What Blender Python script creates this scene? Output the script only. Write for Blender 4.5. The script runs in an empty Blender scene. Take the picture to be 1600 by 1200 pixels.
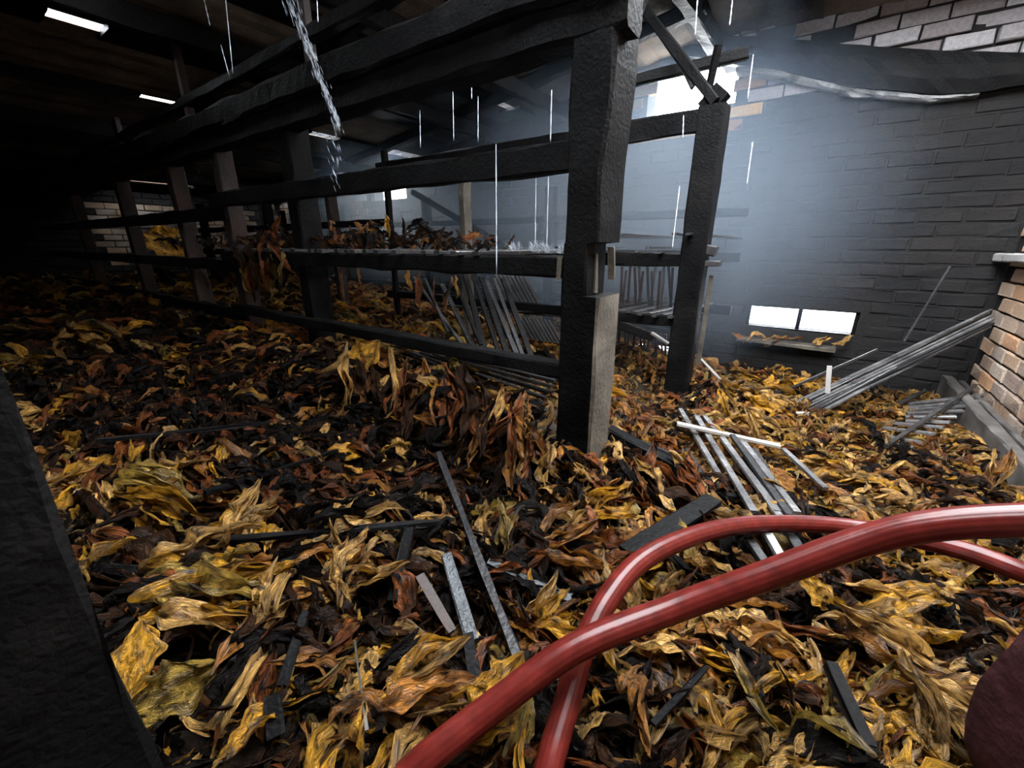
import bpy, math, random
import numpy as np
from mathutils import Vector, Matrix, noise
random.seed(7)
RNG = np.random.default_rng(11)
scene = bpy.context.scene
C = scene.collection

# ------------------------------------------------------------------ camera
EYE = 1.40                       # eye height above the barn floor (metres)
F_PX, PITCH, YAW = 648.0, math.radians(18.7), math.radians(35.5)
cam_data = bpy.data.cameras.new('camera')
cam_data.sensor_fit = 'HORIZONTAL'; cam_data.sensor_width = 36.0
cam_data.lens = F_PX / 1600.0 * 36.0
cam_data.clip_start = 0.02; cam_data.clip_end = 200
cam = bpy.data.objects.new('camera', cam_data); C.objects.link(cam)
cam.location = (0, 0, EYE)
cam.rotation_euler = (math.radians(90) - PITCH, 0, YAW)
scene.camera = cam

# ------------------------------------------------------------------ world and daylight
world = bpy.data.worlds.new('overcast_sky'); scene.world = world
world.use_nodes = True
wb = world.node_tree.nodes['Background']
wb.inputs['Color'].default_value = (0.92, 0.96, 1.0, 1)
wb.inputs['Strength'].default_value = 30.0
# room shell limits
XL, XR, YB, YF = -8.8, 0.985, 4.10, -1.50      # left, right, back, front wall faces
ROOF0, ROOF_S = 1.62 + EYE, 0.135
def roof_z(x):
    return max(ROOF0 + ROOF_S * x, EYE + .86) if x < -0.9 else ROOF0 + ROOF_S * -0.9 - 0.06 * (x + 0.9)
HOLE2 = (-0.3, 0.95, 1.9, 3.4)  # unseen roof opening added to brighten the leaves at the right rear
HOLE = (-1.1, 0.95, 0.4, 1.9)                 # burnt out opening in the roof: x0 x1 y0 y1
FILL_SLOT = (-0.95, -0.70, 0.0, 1.95)              # unseen opening added behind the camera for fill light: x0 x1 z0 z1
WIN = {1: (-0.435, 0.325, 0.715, 0.905), 2: (-5.41, -4.66, 1.966, 2.20), 3: (-1.66, -1.02, 0.35, 0.45)}
def portal(name, loc, rot, sx, sy):
    l = bpy.data.lights.new(name, 'AREA'); l.shape = 'RECTANGLE'; l.size = sx; l.size_y = sy
    l.cycles.is_portal = True
    o = bpy.data.objects.new(name, l); C.objects.link(o); o.location = loc; o.rotation_euler = rot
    o['kind'] = 'helper'
    return o
portal('sky_portal_roof', ((HOLE[0]+HOLE[1])/2, (HOLE[2]+HOLE[3])/2, ROOF0 + 0.12), (0, 0, 0), HOLE[1]-HOLE[0]+.2, HOLE[3]-HOLE[2]+.2)
portal('sky_portal_roof', ((HOLE2[0]+HOLE2[1])/2, (HOLE2[2]+HOLE2[3])/2, ROOF0 + 0.12), (0, 0, 0), HOLE2[1]-HOLE2[0]+.1, HOLE2[3]-HOLE2[2]+.1)
portal('sky_portal_roof', (-4.9, 3.55, roof_z(-4.9) + .15), (0, 0, 0), 1.3, 1.05)
portal('sky_portal_roof', (-8.1, 3.05, EYE + 1.05), (0, 0, 0), 1.3, 2.2)  # over the far left gaps, added for light on the bricks
portal('sky_portal_fill', ((FILL_SLOT[0]+FILL_SLOT[1])/2, YF - 0.12, 1.0), (math.radians(90), 0, 0), FILL_SLOT[1]-FILL_SLOT[0], 2.0)
for k, (x0, x1, z0, z1) in WIN.items():
    portal('sky_portal_window', ((x0+x1)/2, YB + 0.24, (z0+z1)/2), (math.radians(-90), 0, 0), x1-x0, z1-z0)
GAP = (-1.62, -0.78, 2.34, 2.78)              # broken opening high in the back wall: x0 x1 z0 z1
portal('sky_portal_gap', ((GAP[0]+GAP[1])/2, YB + 0.24, (GAP[2]+GAP[3])/2), (math.radians(-90), 0, 0), GAP[1]-GAP[0], GAP[3]-GAP[2])

vs = scene.view_settings
vs.view_transform = 'Standard'; vs.look = 'None'; vs.gamma = 1.0; vs.use_curve_mapping = False
vs.exposure = 0.12
scene.cycles.max_bounces = 6
scene.cycles.diffuse_bounces = 4
scene.cycles.volume_bounces = 1
scene.cycles.sample_clamp_indirect = 6.0

# ------------------------------------------------------------------ measuring helpers (room axes: x right along the back wall, y away, z up)
cp, sp, ca, sa = math.cos(PITCH), math.sin(PITCH), math.cos(YAW), math.sin(YAW)
def ray(px, py):
    r, u = px - 800.0, 600.0 - py
    fw = F_PX * cp + u * sp
    return Vector((r * ca - fw * sa, fw * ca + r * sa, -F_PX * sp + u * cp))
def aty(px, py, y):
    d = ray(px, py); t = y / d.y
    return Vector((d.x * t, y, EYE + d.z * t))
def atx(px, py, x):
    d = ray(px, py); t = x / d.x
    return Vector((x, d.y * t, EYE + d.z * t))
def atz(px, py, z):
    d = ray(px, py); t = (z - EYE) / d.z
    return Vector((d.x * t, d.y * t, z))
def atd(px, py, depth):
    d = ray(px, py) * (depth / F_PX)
    return Vector((d.x, d.y, EYE + d.z))
def project(p):
    q = np.asarray(p, float) - np.array([0, 0, EYE])
    right = q[..., 0] * ca + q[..., 1] * sa
    fw = -q[..., 0] * sa + q[..., 1] * ca
    dep = fw * cp - q[..., 2] * sp
    up = fw * sp + q[..., 2] * cp
    return 800 + F_PX * right / dep, 600 - F_PX * up / dep, dep

# ------------------------------------------------------------------ materials
def mat(name):
    m = bpy.data.materials.new(name); m.use_nodes = True
    nt = m.node_tree; b = nt.nodes['Principled BSDF']
    return m, nt, b
def node(nt, kind, **kw):
    n = nt.nodes.new(kind)
    for k, v in kw.items():
        if k in n.inputs: n.inputs[k].default_value = v
        else: setattr(n, k, v)
    return n
def ramp(nt, stops):
    r = nt.nodes.new('ShaderNodeValToRGB'); e = r.color_ramp.elements
    while len(e) < len(stops): e.new(0.5)
    for i, (p, c) in enumerate(stops):
        e[i].position = p; e[i].color = (*c, 1)
    return r
def bump(nt, b, height, strength, dist=0.02):
    n = node(nt, 'ShaderNodeBump', Strength=strength, Distance=dist)
    nt.links.new(height, n.inputs['Height']); nt.links.new(n.outputs[0], b.inputs['Normal'])
    return n
def wood_mat(name, c0, c1, c2, rough=(0.4, 0.75), crack=70.0, strength=0.35, spec=0.28):
    m, nt, b = mat(name); L = nt.links.new
    tc = node(nt, 'ShaderNodeTexCoord')
    n1 = node(nt, 'ShaderNodeTexNoise', Scale=6.0, Detail=6.0, Roughness=0.65)
    L(tc.outputs['Object'], n1.inputs['Vector'])
    r = ramp(nt, [(0.3, c0), (0.55, c1), (0.78, c2)]); L(n1.outputs[0], r.inputs[0]); L(r.outputs[0], b.inputs['Base Color'])
    v = node(nt, 'ShaderNodeTexVoronoi', feature='DISTANCE_TO_EDGE', Scale=crack); L(tc.outputs['Object'], v.inputs['Vector'])
    n2 = node(nt, 'ShaderNodeTexNoise', Scale=55.0, Detail=4.0); L(tc.outputs['Object'], n2.inputs['Vector'])
    vm = node(nt, 'ShaderNodeMath', operation='MULTIPLY'); L(v.outputs[0], vm.inputs[0]); vm.inputs[1].default_value = 0.35
    mx = node(nt, 'ShaderNodeMath', operation='MULTIPLY_ADD'); L(n2.outputs[0], mx.inputs[0]); mx.inputs[1].default_value = 0.6; L(vm.outputs[0], mx.inputs[2])
    bump(nt, b, mx.outputs[0], strength, 0.015)
    rr = node(nt, 'ShaderNodeMapRange'); L(n1.outputs[0], rr.inputs[0]); rr.inputs[3].default_value = rough[0]; rr.inputs[4].default_value = rough[1]
    L(rr.outputs[0], b.inputs['Roughness']); b.inputs['Specular IOR Level'].default_value = spec
    return m
M = {}
M['char'] = wood_mat('charred_timber', (0.002, 0.002, 0.0023), (0.004, 0.004, 0.0042), (0.010, 0.009, 0.0085), spec=0.06)
M['scorch'] = wood_mat('scorched_timber', (0.008, 0.006, 0.006), (0.026, 0.015, 0.012), (0.06, 0.030, 0.024), strength=0.35)
M['grey'] = wood_mat('weathered_timber', (0.025, 0.022, 0.018), (0.075, 0.066, 0.053), (0.14, 0.125, 0.1), strength=0.3, crack=45)
M['lath'] = wood_mat('wet_scorched_lath', (0.007, 0.007, 0.008), (0.024, 0.023, 0.023), (0.075, 0.07, 0.068), rough=(0.18, 0.45), crack=60, strength=0.25, spec=0.6)
M['lath_dark'] = wood_mat('wet_charred_lath', (0.006, 0.006, 0.007), (0.012, 0.012, 0.013), (0.03, 0.03, 0.03), rough=(0.3, 0.65), crack=60, strength=0.4, spec=0.22)
M['lath_pale'] = wood_mat('pale_wet_lath', (0.25, 0.24, 0.23), (0.4, 0.39, 0.38), (0.55, 0.54, 0.52), rough=(0.2, 0.4), crack=60, strength=0.15, spec=0.7)
M['lath_mid'] = wood_mat('sheen_painted_wet_lath', (0.02, 0.02, 0.022), (0.085, 0.083, 0.083), (0.22, 0.21, 0.21), rough=(0.15, 0.35), crack=60, strength=0.2, spec=0.9)  # grey base colour stands in for sky sheen on wet laths
M['ash'] = wood_mat('ash_coated_char', (0.004, 0.004, 0.005), (0.05, 0.055, 0.06), (0.22, 0.24, 0.27), crack=90, strength=0.9, spec=0.4)
M['ledge'] = wood_mat('grey_ledge_concrete', (0.03, 0.027, 0.025), (0.07, 0.064, 0.06), (0.14, 0.128, 0.115), crack=12, strength=0.15)

def brick_mat(name, cols, soot, soot_lo, soot_hi, per_object=True, scale=1.4, rough=0.85):
    m, nt, b = mat(name); L = nt.links.new
    if per_object:
        src = node(nt, 'ShaderNodeObjectInfo').outputs['Random']
    else:
        src = node(nt, 'ShaderNodeNewGeometry').outputs['Random Per Island']
    n = len(cols)
    r = ramp(nt, [((i + 0.0) / max(n - 1, 1), c) for i, c in enumerate(cols)]); L(src, r.inputs[0])
    geo = node(nt, 'ShaderNodeNewGeometry')
    ns = node(nt, 'ShaderNodeTexNoise', Scale=scale, Detail=5.0, Roughness=0.6); L(geo.outputs['Position'], ns.inputs['Vector'])
    mr = node(nt, 'ShaderNodeMapRange'); L(ns.outputs[0], mr.inputs[0]); mr.inputs[1].default_value = soot_lo; mr.inputs[2].default_value = soot_hi
    fine = node(nt, 'ShaderNodeTexNoise', Scale=60.0, Detail=4.0); L(geo.outputs['Position'], fine.inputs['Vector'])
    mr2 = node(nt, 'ShaderNodeMapRange'); L(fine.outputs[0], mr2.inputs[0]); mr2.inputs[3].default_value = 0.55; mr2.inputs[4].default_value = 1.35
    mul = node(nt, 'ShaderNodeMixRGB', blend_type='MULTIPLY'); mul.inputs[0].default_value = 1.0
    L(r.outputs[0], mul.inputs[1]); L(mr2.outputs[0], mul.inputs[2])
    mx = node(nt, 'ShaderNodeMixRGB'); L(mr.outputs[0], mx.inputs[0]); L(mul.outputs[0], mx.inputs[1]); mx.inputs[2].default_value = (*soot, 1)
    L(mx.outputs[0], b.inputs['Base Color']); b.inputs['Roughness'].default_value = rough; b.inputs['Specular IOR Level'].default_value = 0.1
    bump(nt, b, fine.outputs[0], 0.5, 0.01)
    return m
WARM = [(0.30, 0.19, 0.13), (0.40, 0.28, 0.19), (0.26, 0.21, 0.18), (0.46, 0.26, 0.15), (0.38, 0.31, 0.25), (0.24, 0.18, 0.15), (0.42, 0.3, 0.2)]
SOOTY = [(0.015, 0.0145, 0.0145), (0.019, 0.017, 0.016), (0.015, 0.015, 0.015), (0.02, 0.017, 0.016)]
ASHY = [(0.22, 0.21, 0.22), (0.30, 0.29, 0.30), (0.16, 0.14, 0.14), (0.36, 0.36, 0.37)]
M['brick_warm'] = brick_mat('warm_brick', WARM, (0.03, 0.027, 0.025), 0.48, 0.66)
M['brick_left'] = brick_mat('sooty_tan_brick', [(0.38, 0.26, 0.16), (0.45, 0.32, 0.2), (0.3, 0.26, 0.22), (0.5, 0.28, 0.16), (0.45, 0.42, 0.4)], (0.03, 0.027, 0.024), 0.5, 0.7)
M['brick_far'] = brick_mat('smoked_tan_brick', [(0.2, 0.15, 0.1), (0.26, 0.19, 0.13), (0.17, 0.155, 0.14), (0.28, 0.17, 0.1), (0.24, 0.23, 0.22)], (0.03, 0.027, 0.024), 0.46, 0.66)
M['brick_ash'] = brick_mat('ash_grey_brick', ASHY, (0.03, 0.03, 0.03), 0.55, 0.75)
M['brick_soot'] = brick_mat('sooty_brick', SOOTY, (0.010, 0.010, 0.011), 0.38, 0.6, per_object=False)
M['brick_hole'] = brick_mat('glow_tinted_broken_brick', [(0.30, 0.18, 0.05), (0.36, 0.22, 0.08), (0.2, 0.1, 0.04)], (0.1, 0.05, 0.02), 0.6, 0.8)  # ochre puts the sunlit glow of the gap's edge into the brick
M['mortar'] = brick_mat('sooty_mortar', [(0.014, 0.0135, 0.0135), (0.016, 0.015, 0.0145)], (0.012, 0.012, 0.012), 0.4, 0.65)
M['roof'] = brick_mat('smoke_stained_roof_sheet', [(0.12, 0.09, 0.065), (0.2, 0.16, 0.12), (0.05, 0.045, 0.04), (0.09, 0.075, 0.06)], (0.015, 0.015, 0.015), 0.45, 0.62, scale=0.9)
M['plaster'] = brick_mat('broken_plaster', [(0.16, 0.16, 0.16), (0.2, 0.2, 0.2)], (0.04, 0.04, 0.04), 0.5, 0.65, scale=6)
M['stone'] = brick_mat('maroon_stone', [(0.042, 0.014, 0.016), (0.046, 0.016, 0.018)], (0.016, 0.008, 0.009), 0.45, 0.7, scale=7, rough=0.6)

def leaf_mat(name, src):
    m, nt, b = mat(name); L = nt.links.new
    if src == 'object': col = node(nt, 'ShaderNodeObjectInfo').outputs['Color']
    else: col = node(nt, 'ShaderNodeAttribute', attribute_name='tint').outputs['Color']
    uv = node(nt, 'ShaderNodeUVMap'); geo = node(nt, 'ShaderNodeNewGeometry')
    mp = node(nt, 'ShaderNodeMapping'); L(uv.outputs[0], mp.inputs['Vector']); mp.inputs['Scale'].default_value = (7.0, 9.0, 1.0)
    add = node(nt, 'ShaderNodeVectorMath', operation='ADD'); L(mp.outputs[0], add.inputs[0])
    sc = node(nt, 'ShaderNodeVectorMath', operation='SCALE'); L(geo.outputs['Position'], sc.inputs[0]); sc.inputs['Scale'].default_value = 2.0
    L(sc.outputs[0], add.inputs[1])
    n1 = node(nt, 'ShaderNodeTexNoise', Scale=1.0, Detail=5.0, Roughness=0.7, Distortion=0.8); L(add.outputs[0], n1.inputs['Vector'])
    # blotches of darker cure and char with their own outline
    n2 = node(nt, 'ShaderNodeTexNoise', Scale=9.0, Detail=4.0, Roughness=0.6); L(geo.outputs['Position'], n2.inputs['Vector'])
    mr = node(nt, 'ShaderNodeMapRange'); L(n2.outputs[0], mr.inputs[0]); mr.inputs[1].default_value = 0.56; mr.inputs[2].default_value = 0.68
    mx = node(nt, 'ShaderNodeMixRGB'); L(mr.outputs[0], mx.inputs[0]); L(col, mx.inputs[1]); mx.inputs[2].default_value = (0.016, 0.008, 0.004, 1)
    mr1 = node(nt, 'ShaderNodeMapRange'); L(n1.outputs[0], mr1.inputs[0]); mr1.inputs[1].default_value = 0.36; mr1.inputs[2].default_value = 0.66; mr1.inputs[3].default_value = 0.10; mr1.inputs[4].default_value = 1.5  # bump creases darkened in the colour, as painted shade
    mul = node(nt, 'ShaderNodeMixRGB', blend_type='MULTIPLY'); mul.inputs[0].default_value = 1.0
    L(mx.outputs[0], mul.inputs[1]); L(mr1.outputs[0], mul.inputs[2]); L(mul.outputs[0], b.inputs['Base Color'])
    b.inputs['Roughness'].default_value = 0.36
    hs = node(nt, 'ShaderNodeRGBToBW'); L(col, hs.inputs[0]); sm_ = node(nt, 'ShaderNodeMapRange'); L(hs.outputs[0], sm_.inputs[0]); sm_.inputs[2].default_value = 0.2; sm_.inputs[3].default_value = 0.12; sm_.inputs[4].default_value = 0.65; L(sm_.outputs[0], b.inputs['Specular IOR Level'])
    bump(nt, b, n1.outputs[0], 1.0, 0.045)
    tr = node(nt, 'ShaderNodeBsdfTranslucent'); L(mul.outputs[0], tr.inputs['Color'])          # thin blades pass some light
    ms = node(nt, 'ShaderNodeMixShader'); ms.inputs[0].default_value = 0.2
    L(b.outputs[0], ms.inputs[1]); L(tr.outputs[0], ms.inputs[2]); L(ms.outputs[0], nt.nodes['Material Output'].inputs['Surface'])
    return m
M['leaf_obj'] = leaf_mat('cured_leaf', 'object')
M['leaf_stuff'] = leaf_mat('cured_leaf_mass', 'attr')
m, nt, b = mat('black_leaf_mulch'); M['mulch'] = m
n_ = node(nt, 'ShaderNodeTexNoise', Scale=14.0, Detail=8.0, Roughness=0.7); g_ = node(nt, 'ShaderNodeNewGeometry'); nt.links.new(g_.outputs['Position'], n_.inputs['Vector'])
r_ = ramp(nt, [(0.35, (0.006, 0.004, 0.003)), (0.55, (0.022, 0.012, 0.006)), (0.75, (0.06, 0.03, 0.012))]); nt.links.new(n_.outputs[0], r_.inputs[0]); nt.links.new(r_.outputs[0], b.inputs['Base Color'])
b.inputs['Roughness'].default_value = 0.5; bump(nt, b, n_.outputs[0], 1.0, 0.04)

m, nt, b = mat('red_rubber_hose'); M['hose'] = m
n_ = node(nt, 'ShaderNodeTexNoise', Scale=35.0, Detail=5.0); t_ = node(nt, 'ShaderNodeTexCoord'); nt.links.new(t_.outputs['Object'], n_.inputs['Vector'])
r_ = ramp(nt, [(0.3, (0.042, 0.0045, 0.0035)), (0.6, (0.075, 0.008, 0.006)), (0.8, (0.10, 0.015, 0.011))]); nt.links.new(n_.outputs[0], r_.inputs[0]); nt.links.new(r_.outputs[0], b.inputs['Base Color'])
b.inputs['Roughness'].default_value = 0.3; b.inputs['Specular IOR Level'].default_value = 0.25; bump(nt, b, n_.outputs[0], 0.15, 0.004)

m, nt, b = mat('falling_water'); M['water'] = m
b.inputs['Base Color'].default_value = (0.75, 0.82, 0.9, 1); b.inputs['Roughness'].default_value = 0.08; b.inputs['Transmission Weight'].default_value = 0.35; b.inputs['IOR'].default_value = 1.33
m, nt, b = mat('window_glass'); M['glass'] = m
b.inputs['Base Color'].default_value = (0.95, 0.97, 1, 1); b.inputs['Roughness'].default_value = 0.02; b.inputs['Transmission Weight'].default_value = 1.0; b.inputs['IOR'].default_value = 1.02
m = bpy.data.materials.new('thin_smoke'); m.use_nodes = True; nt = m.node_tree; nt.nodes.clear(); M['smoke'] = m
o_ = nt.nodes.new('ShaderNodeOutputMaterial'); v_ = node(nt, 'ShaderNodeVolumeScatter', Density=0.018, Anisotropy=0.2); v_.inputs['Color'].default_value = (0.60, 0.77, 1.0, 1)
nt.links.new(v_.outputs[0], o_.inputs['Volume'])

# ------------------------------------------------------------------ mesh helpers
def mesh(name, verts, faces, smooth=False):
    me = bpy.data.meshes.new(name); me.from_pydata([tuple(v) for v in verts], [], faces); me.update()
    if smooth: me.polygons.foreach_set('use_smooth', [True] * len(me.polygons))
    return me
def obj(name, me, material=None, parent=None, kind=None, loc=None):
    o = bpy.data.objects.new(name, me); C.objects.link(o)
    if material is not None and me is not None and len(me.materials) == 0: me.materials.append(material)
    if parent is not None: o.parent = parent
    if kind: o['kind'] = kind
    if loc is not None: o.location = loc
    return o
def empty(name, loc=(0, 0, 0)):
    o = bpy.data.objects.new(name, None); C.objects.link(o); o.location = loc; o.empty_display_size = 0.05
    return o
def tag(o, label, cat, group=None):
    o['label'] = label; o['category'] = cat
    if group: o['group'] = group
    return o
def frame(d, up=Vector((0, 0, 1))):
    d = d.normalized()
    if abs(d.dot(up)) > 0.98: up = Vector((0, 1, 0))
    s = d.cross(up).normalized(); return d, s, s.cross(d).normalized()
_seed = [0]
def beam_mesh(name, p0, p1, w, h, rough=0.006, seg=0.07, chamfer=0.12, up=Vector((0, 0, 1)), taper=None, sag=0.0):
    """rough-hewn bar from p0 to p1, w across, h along 'up'; eight-sided section, worn unevenly. Local origin at p0."""
    _seed[0] += 1; sd = _seed[0] * 3.71
    p0, p1 = Vector(p0), Vector(p1); d, s, u = frame(p1 - p0, up); L = (p1 - p0).length
    n = max(2, int(L / seg)); c = chamfer * min(w, h); a, bb = w / 2, h / 2
    sec = [(-a + c, -bb), (a - c, -bb), (a, -bb + c), (a, bb - c), (a - c, bb), (-a + c, bb), (-a, bb - c), (-a, -bb + c)]
    V, Fc = [], []
    for i in range(n + 1):
        t = i / n; k = 1.0 if taper is None else taper(t)
        for j, (x, y) in enumerate(sec):
            q = Vector((t * L * 5 + sd, j * 1.7, sd))
            dx = noise.noise(q) * rough; dy = noise.noise(q + Vector((9, 4, 2))) * rough
            V.append(d * (t * L) + s * (x * k + dx) + u * (y * k + dy - sag * 4 * t * (1 - t)))
    for i in range(n):
        for j in range(8):
            k = (j + 1) % 8
            Fc.append((i * 8 + j, i * 8 + k, (i + 1) * 8 + k, (i + 1) * 8 + j))
    Fc.append(tuple(range(7, -1, -1))); Fc.append(tuple(n * 8 + j for j in range(8)))
    return mesh(name, V, Fc)
def beam(name, p0, p1, w, h, material, parent=None, **kw):
    return obj(name, beam_mesh(name, p0, p1, w, h, **kw), material, parent, loc=Vector(p0))
def grid_slab(name, us, vs_, solid, place, t0, t1):
    """wall or roof slab of cells; place(u, v, t) gives the point. One welded mesh with open holes."""
    nu, nv = len(us), len(vs_); V = []; idx = {}
    def vid(i, j, k):
        if (i, j, k) not in idx:
            idx[(i, j, k)] = len(V); V.append(place(us[i], vs_[j], (t0, t1)[k]))
        return idx[(i, j, k)]
    S = {(i, j) for i in range(nu - 1) for j in range(nv - 1) if solid((us[i] + us[i+1]) / 2, (vs_[j] + vs_[j+1]) / 2)}
    Fc = []
    for (i, j) in S:
        Fc.append((vid(i, j, 0), vid(i+1, j, 0), vid(i+1, j+1, 0), vid(i, j+1, 0)))
        Fc.append((vid(i, j, 1), vid(i, j+1, 1), vid(i+1, j+1, 1), vid(i+1, j, 1)))
        for (di, dj, a, b2) in ((-1, 0, (i, j+1), (i, j)), (1, 0, (i+1, j), (i+1, j+1)), (0, -1, (i, j), (i+1, j)), (0, 1, (i+1, j+1), (i, j+1))):
            if (i + di, j + dj) not in S:
                Fc.append((vid(*a, 0), vid(*a, 1), vid(*b2, 1), vid(*b2, 0)))
    return mesh(name, V, Fc)
def cuts(lo, hi, extra, step=1.0):
    s = {round(lo, 4), round(hi, 4)} | {round(e, 4) for e in extra if lo < e < hi}
    x = lo + step
    while x < hi - 1e-3:
        if all(abs(x - e) > 0.03 for e in s): s.add(round(x, 4))
        x += step
    return sorted(s)

# ------------------------------------------------------------------ the room shell
def in_gap(x, z):                                           # outline of the broken opening, in cells
    x0, x1, z0, z1 = GAP
    if not (x0 < x < x1 and z0 < z < z1): return False
    if x < x0 + 0.14 and z > z0 + 0.12: return False
    if x > x1 - 0.1 and z < z0 + 0.1: return False
    if x > x1 - 0.14 and z > z1 - 0.08: return False
    return True
def wall_solid(x, z):
    for k, (x0, x1, z0, z1) in WIN.items():
        if x0 < x < x1 and z0 < z < z1: return False
    return not in_gap(x, z)
xs = cuts(XL, XR + .2, [e for w in WIN.values() for e in w[:2]] + [GAP[0] + k * 0.07 for k in range(13)])
zs = cuts(-0.1, 3.3, [e for w in WIN.values() for e in w[2:]] + [GAP[2] + k * 0.055 for k in range(9)])
wall_back = obj('wall_back', grid_slab('wall_back', xs, zs, wall_solid, lambda u, v, t: (u, YB + t, v), 0.006, 0.23), M['mortar'], kind='structure')
wall_right = obj('wall_right', grid_slab('wall_right', cuts(YF, YB + .2, []), cuts(-0.1, 3.3, []), lambda a, b: True, lambda u, v, t: (XR + t, u, v), 0.012, 0.23), M['mortar'], kind='structure')
wall_left = obj('wall_left', grid_slab('wall_left', cuts(YF, YB + .2, []), cuts(-0.1, 3.3, []), lambda a, b: True, lambda u, v, t: (XL - t, u, v), 0.012, 0.23), M['mortar'], kind='structure')
wall_front = obj('wall_front', grid_slab('wall_front', cuts(XL, XR + .2, FILL_SLOT[:2]), cuts(-0.1, 3.3, FILL_SLOT[2:]), lambda x, z: not (FILL_SLOT[0] < x < FILL_SLOT[1] and z < FILL_SLOT[3]), lambda u, v, t: (u, YF - t, v), 0.0, 0.23), M['mortar'], kind='structure')
floor = obj('floor', mesh('floor', [(XL - .2, YF - .2, 0), (XR + .2, YF - .2, 0), (XR + .2, YB + .2, 0), (XL - .2, YB + .2, 0), (XL - .2, YF - .2, -.1), (XR + .2, YF - .2, -.1), (XR + .2, YB + .2, -.1), (XL - .2, YB + .2, -.1)],
            [(0, 1, 2, 3), (7, 6, 5, 4), (0, 4, 5, 1), (1, 5, 6, 2), (2, 6, 7, 3), (3, 7, 4, 0)]), M['mulch'], kind='structure')

# bricks: a few shared worn shapes, length along local x, proud along -y
COURSE, BL = 0.09, 0.235
def brick_verts(seed, l, h, d=0.05):
    r = random.Random(seed); j = lambda a: (r.random() - .5) * 2 * a
    a, b2 = l / 2, h / 2; e = 0.006
    V = []
    for (y, ins) in ((d, 0), (0.004, 0), (0.0, e)):
        for (sx, sz) in ((-1, -1), (1, -1), (1, 1), (-1, 1)):
            V.append(Vector((sx * (a - ins) + j(.004), y + (j(.004) if y < .01 else 0), sz * (b2 - ins) + j(.003))))
    Fc = [(8, 9, 10, 11)]
    for k in (0, 4):
        for i in range(4):
            n = (i + 1) % 4; Fc.append((k + i, k + n, k + 4 + n, k + 4 + i))
    return V, Fc
BM = {}
for key in ('brick_warm', 'brick_far', 'brick_ash', 'brick_hole'):
    BM[key] = []
    for i in range(5):
        V, Fc = brick_verts(i + 10, BL - 0.014, COURSE - 0.014)
        me = mesh('brick', V, Fc); me.materials.append(M[key]); BM[key].append(me)
def place_brick(parent, key, loc, rz, sx=1.0, out=0.0):
    o = obj('brick', random.choice(BM[key]), None, parent); o.rotation_euler = (random.uniform(-.01, .01), random.uniform(-.008, .008), rz + random.uniform(-.012, .012))
    n = Vector((math.sin(rz), -math.cos(rz), 0))
    o.location = Vector(loc) + n * (out + random.uniform(-.003, .006)); o.scale = (sx, 1, 1)
    return o
# right wall bricks (course above the ledge up to where the frame cuts off)
n_right = 0; RV, RF = [], []
for c in range(5, 30):
    z = c * COURSE + COURSE / 2; off = (c % 2) * BL / 2
    for k in range(0, 30):
        y = YB - 0.02 - BL / 2 - k * BL + off
        px, py, dep = project((XR, y, z))
        if y > YB - .05 or y < -1.3: continue
        if dep < .2 or px > 1720 or py < -60 or y < 1.0:
            V, Fc = brick_verts(c * 57 + k, BL - .014, COURSE - .014); b0 = len(RV)
            RV += [Vector((XR + v.y + random.uniform(-.004, .003), y + v.x, z + v.z)) for v in V]; RF += [tuple(b0 + i for i in f[::-1]) for f in Fc]; continue
        place_brick(wall_right, 'brick_warm', (XR, y, z), math.radians(-90)); n_right += 1
M['brick_warm_mass'] = brick_mat('warm_brick_mass', WARM, (0.03, 0.027, 0.025), 0.48, 0.66, per_object=False)
obj('brick_courses', mesh('brick_courses', RV, RF), M['brick_warm_mass'], wall_right, kind='stuff')
# back wall bricks: the readable ones as objects, the smoke-veiled rest as one mass
SV, SF = [], []
for c in range(0, 37):
    z = c * COURSE + COURSE / 2; off = (c % 2) * BL / 2
    k = 0; x = XL + off
    while x < XR:
        x0, x1 = x, min(x + BL, XR); x += BL
        if x1 - x0 < .05: continue
        cx = (x0 + x1) / 2; sx = (x1 - x0) / BL
        bad = any(w[0] - .01 < x1 and x0 < w[1] + .01 and w[2] < z + .04 and z - .04 < w[3] for w in WIN.values())
        hit = sum(in_gap(x0 + (x1 - x0) * f, z + dz) for f in (.1, .5, .9) for dz in (-.03, .03))
        if bad or hit > 2: continue
        px, py, dep = project((cx, YB, z))
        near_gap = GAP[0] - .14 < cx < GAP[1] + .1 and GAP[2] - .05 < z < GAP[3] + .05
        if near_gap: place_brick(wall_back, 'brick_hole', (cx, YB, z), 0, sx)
        elif -1.9 < cx and z > EYE + 1.02 and px < 1700 and py > -60: place_brick(wall_back, 'brick_ash', (cx, YB, z), 0, sx, out=random.choice((0, -.004, .008, .02, .03))) if random.random() < .93 else None
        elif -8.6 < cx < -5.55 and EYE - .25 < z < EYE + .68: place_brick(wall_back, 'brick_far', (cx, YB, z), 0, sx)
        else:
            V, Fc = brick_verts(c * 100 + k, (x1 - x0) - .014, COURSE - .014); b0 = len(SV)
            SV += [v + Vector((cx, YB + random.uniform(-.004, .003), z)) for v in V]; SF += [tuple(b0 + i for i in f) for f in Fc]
        k += 1
obj('sooty_bricks', mesh('sooty_bricks', SV, SF), M['brick_soot'], wall_back, kind='stuff')
SV, SF = [], []
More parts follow.
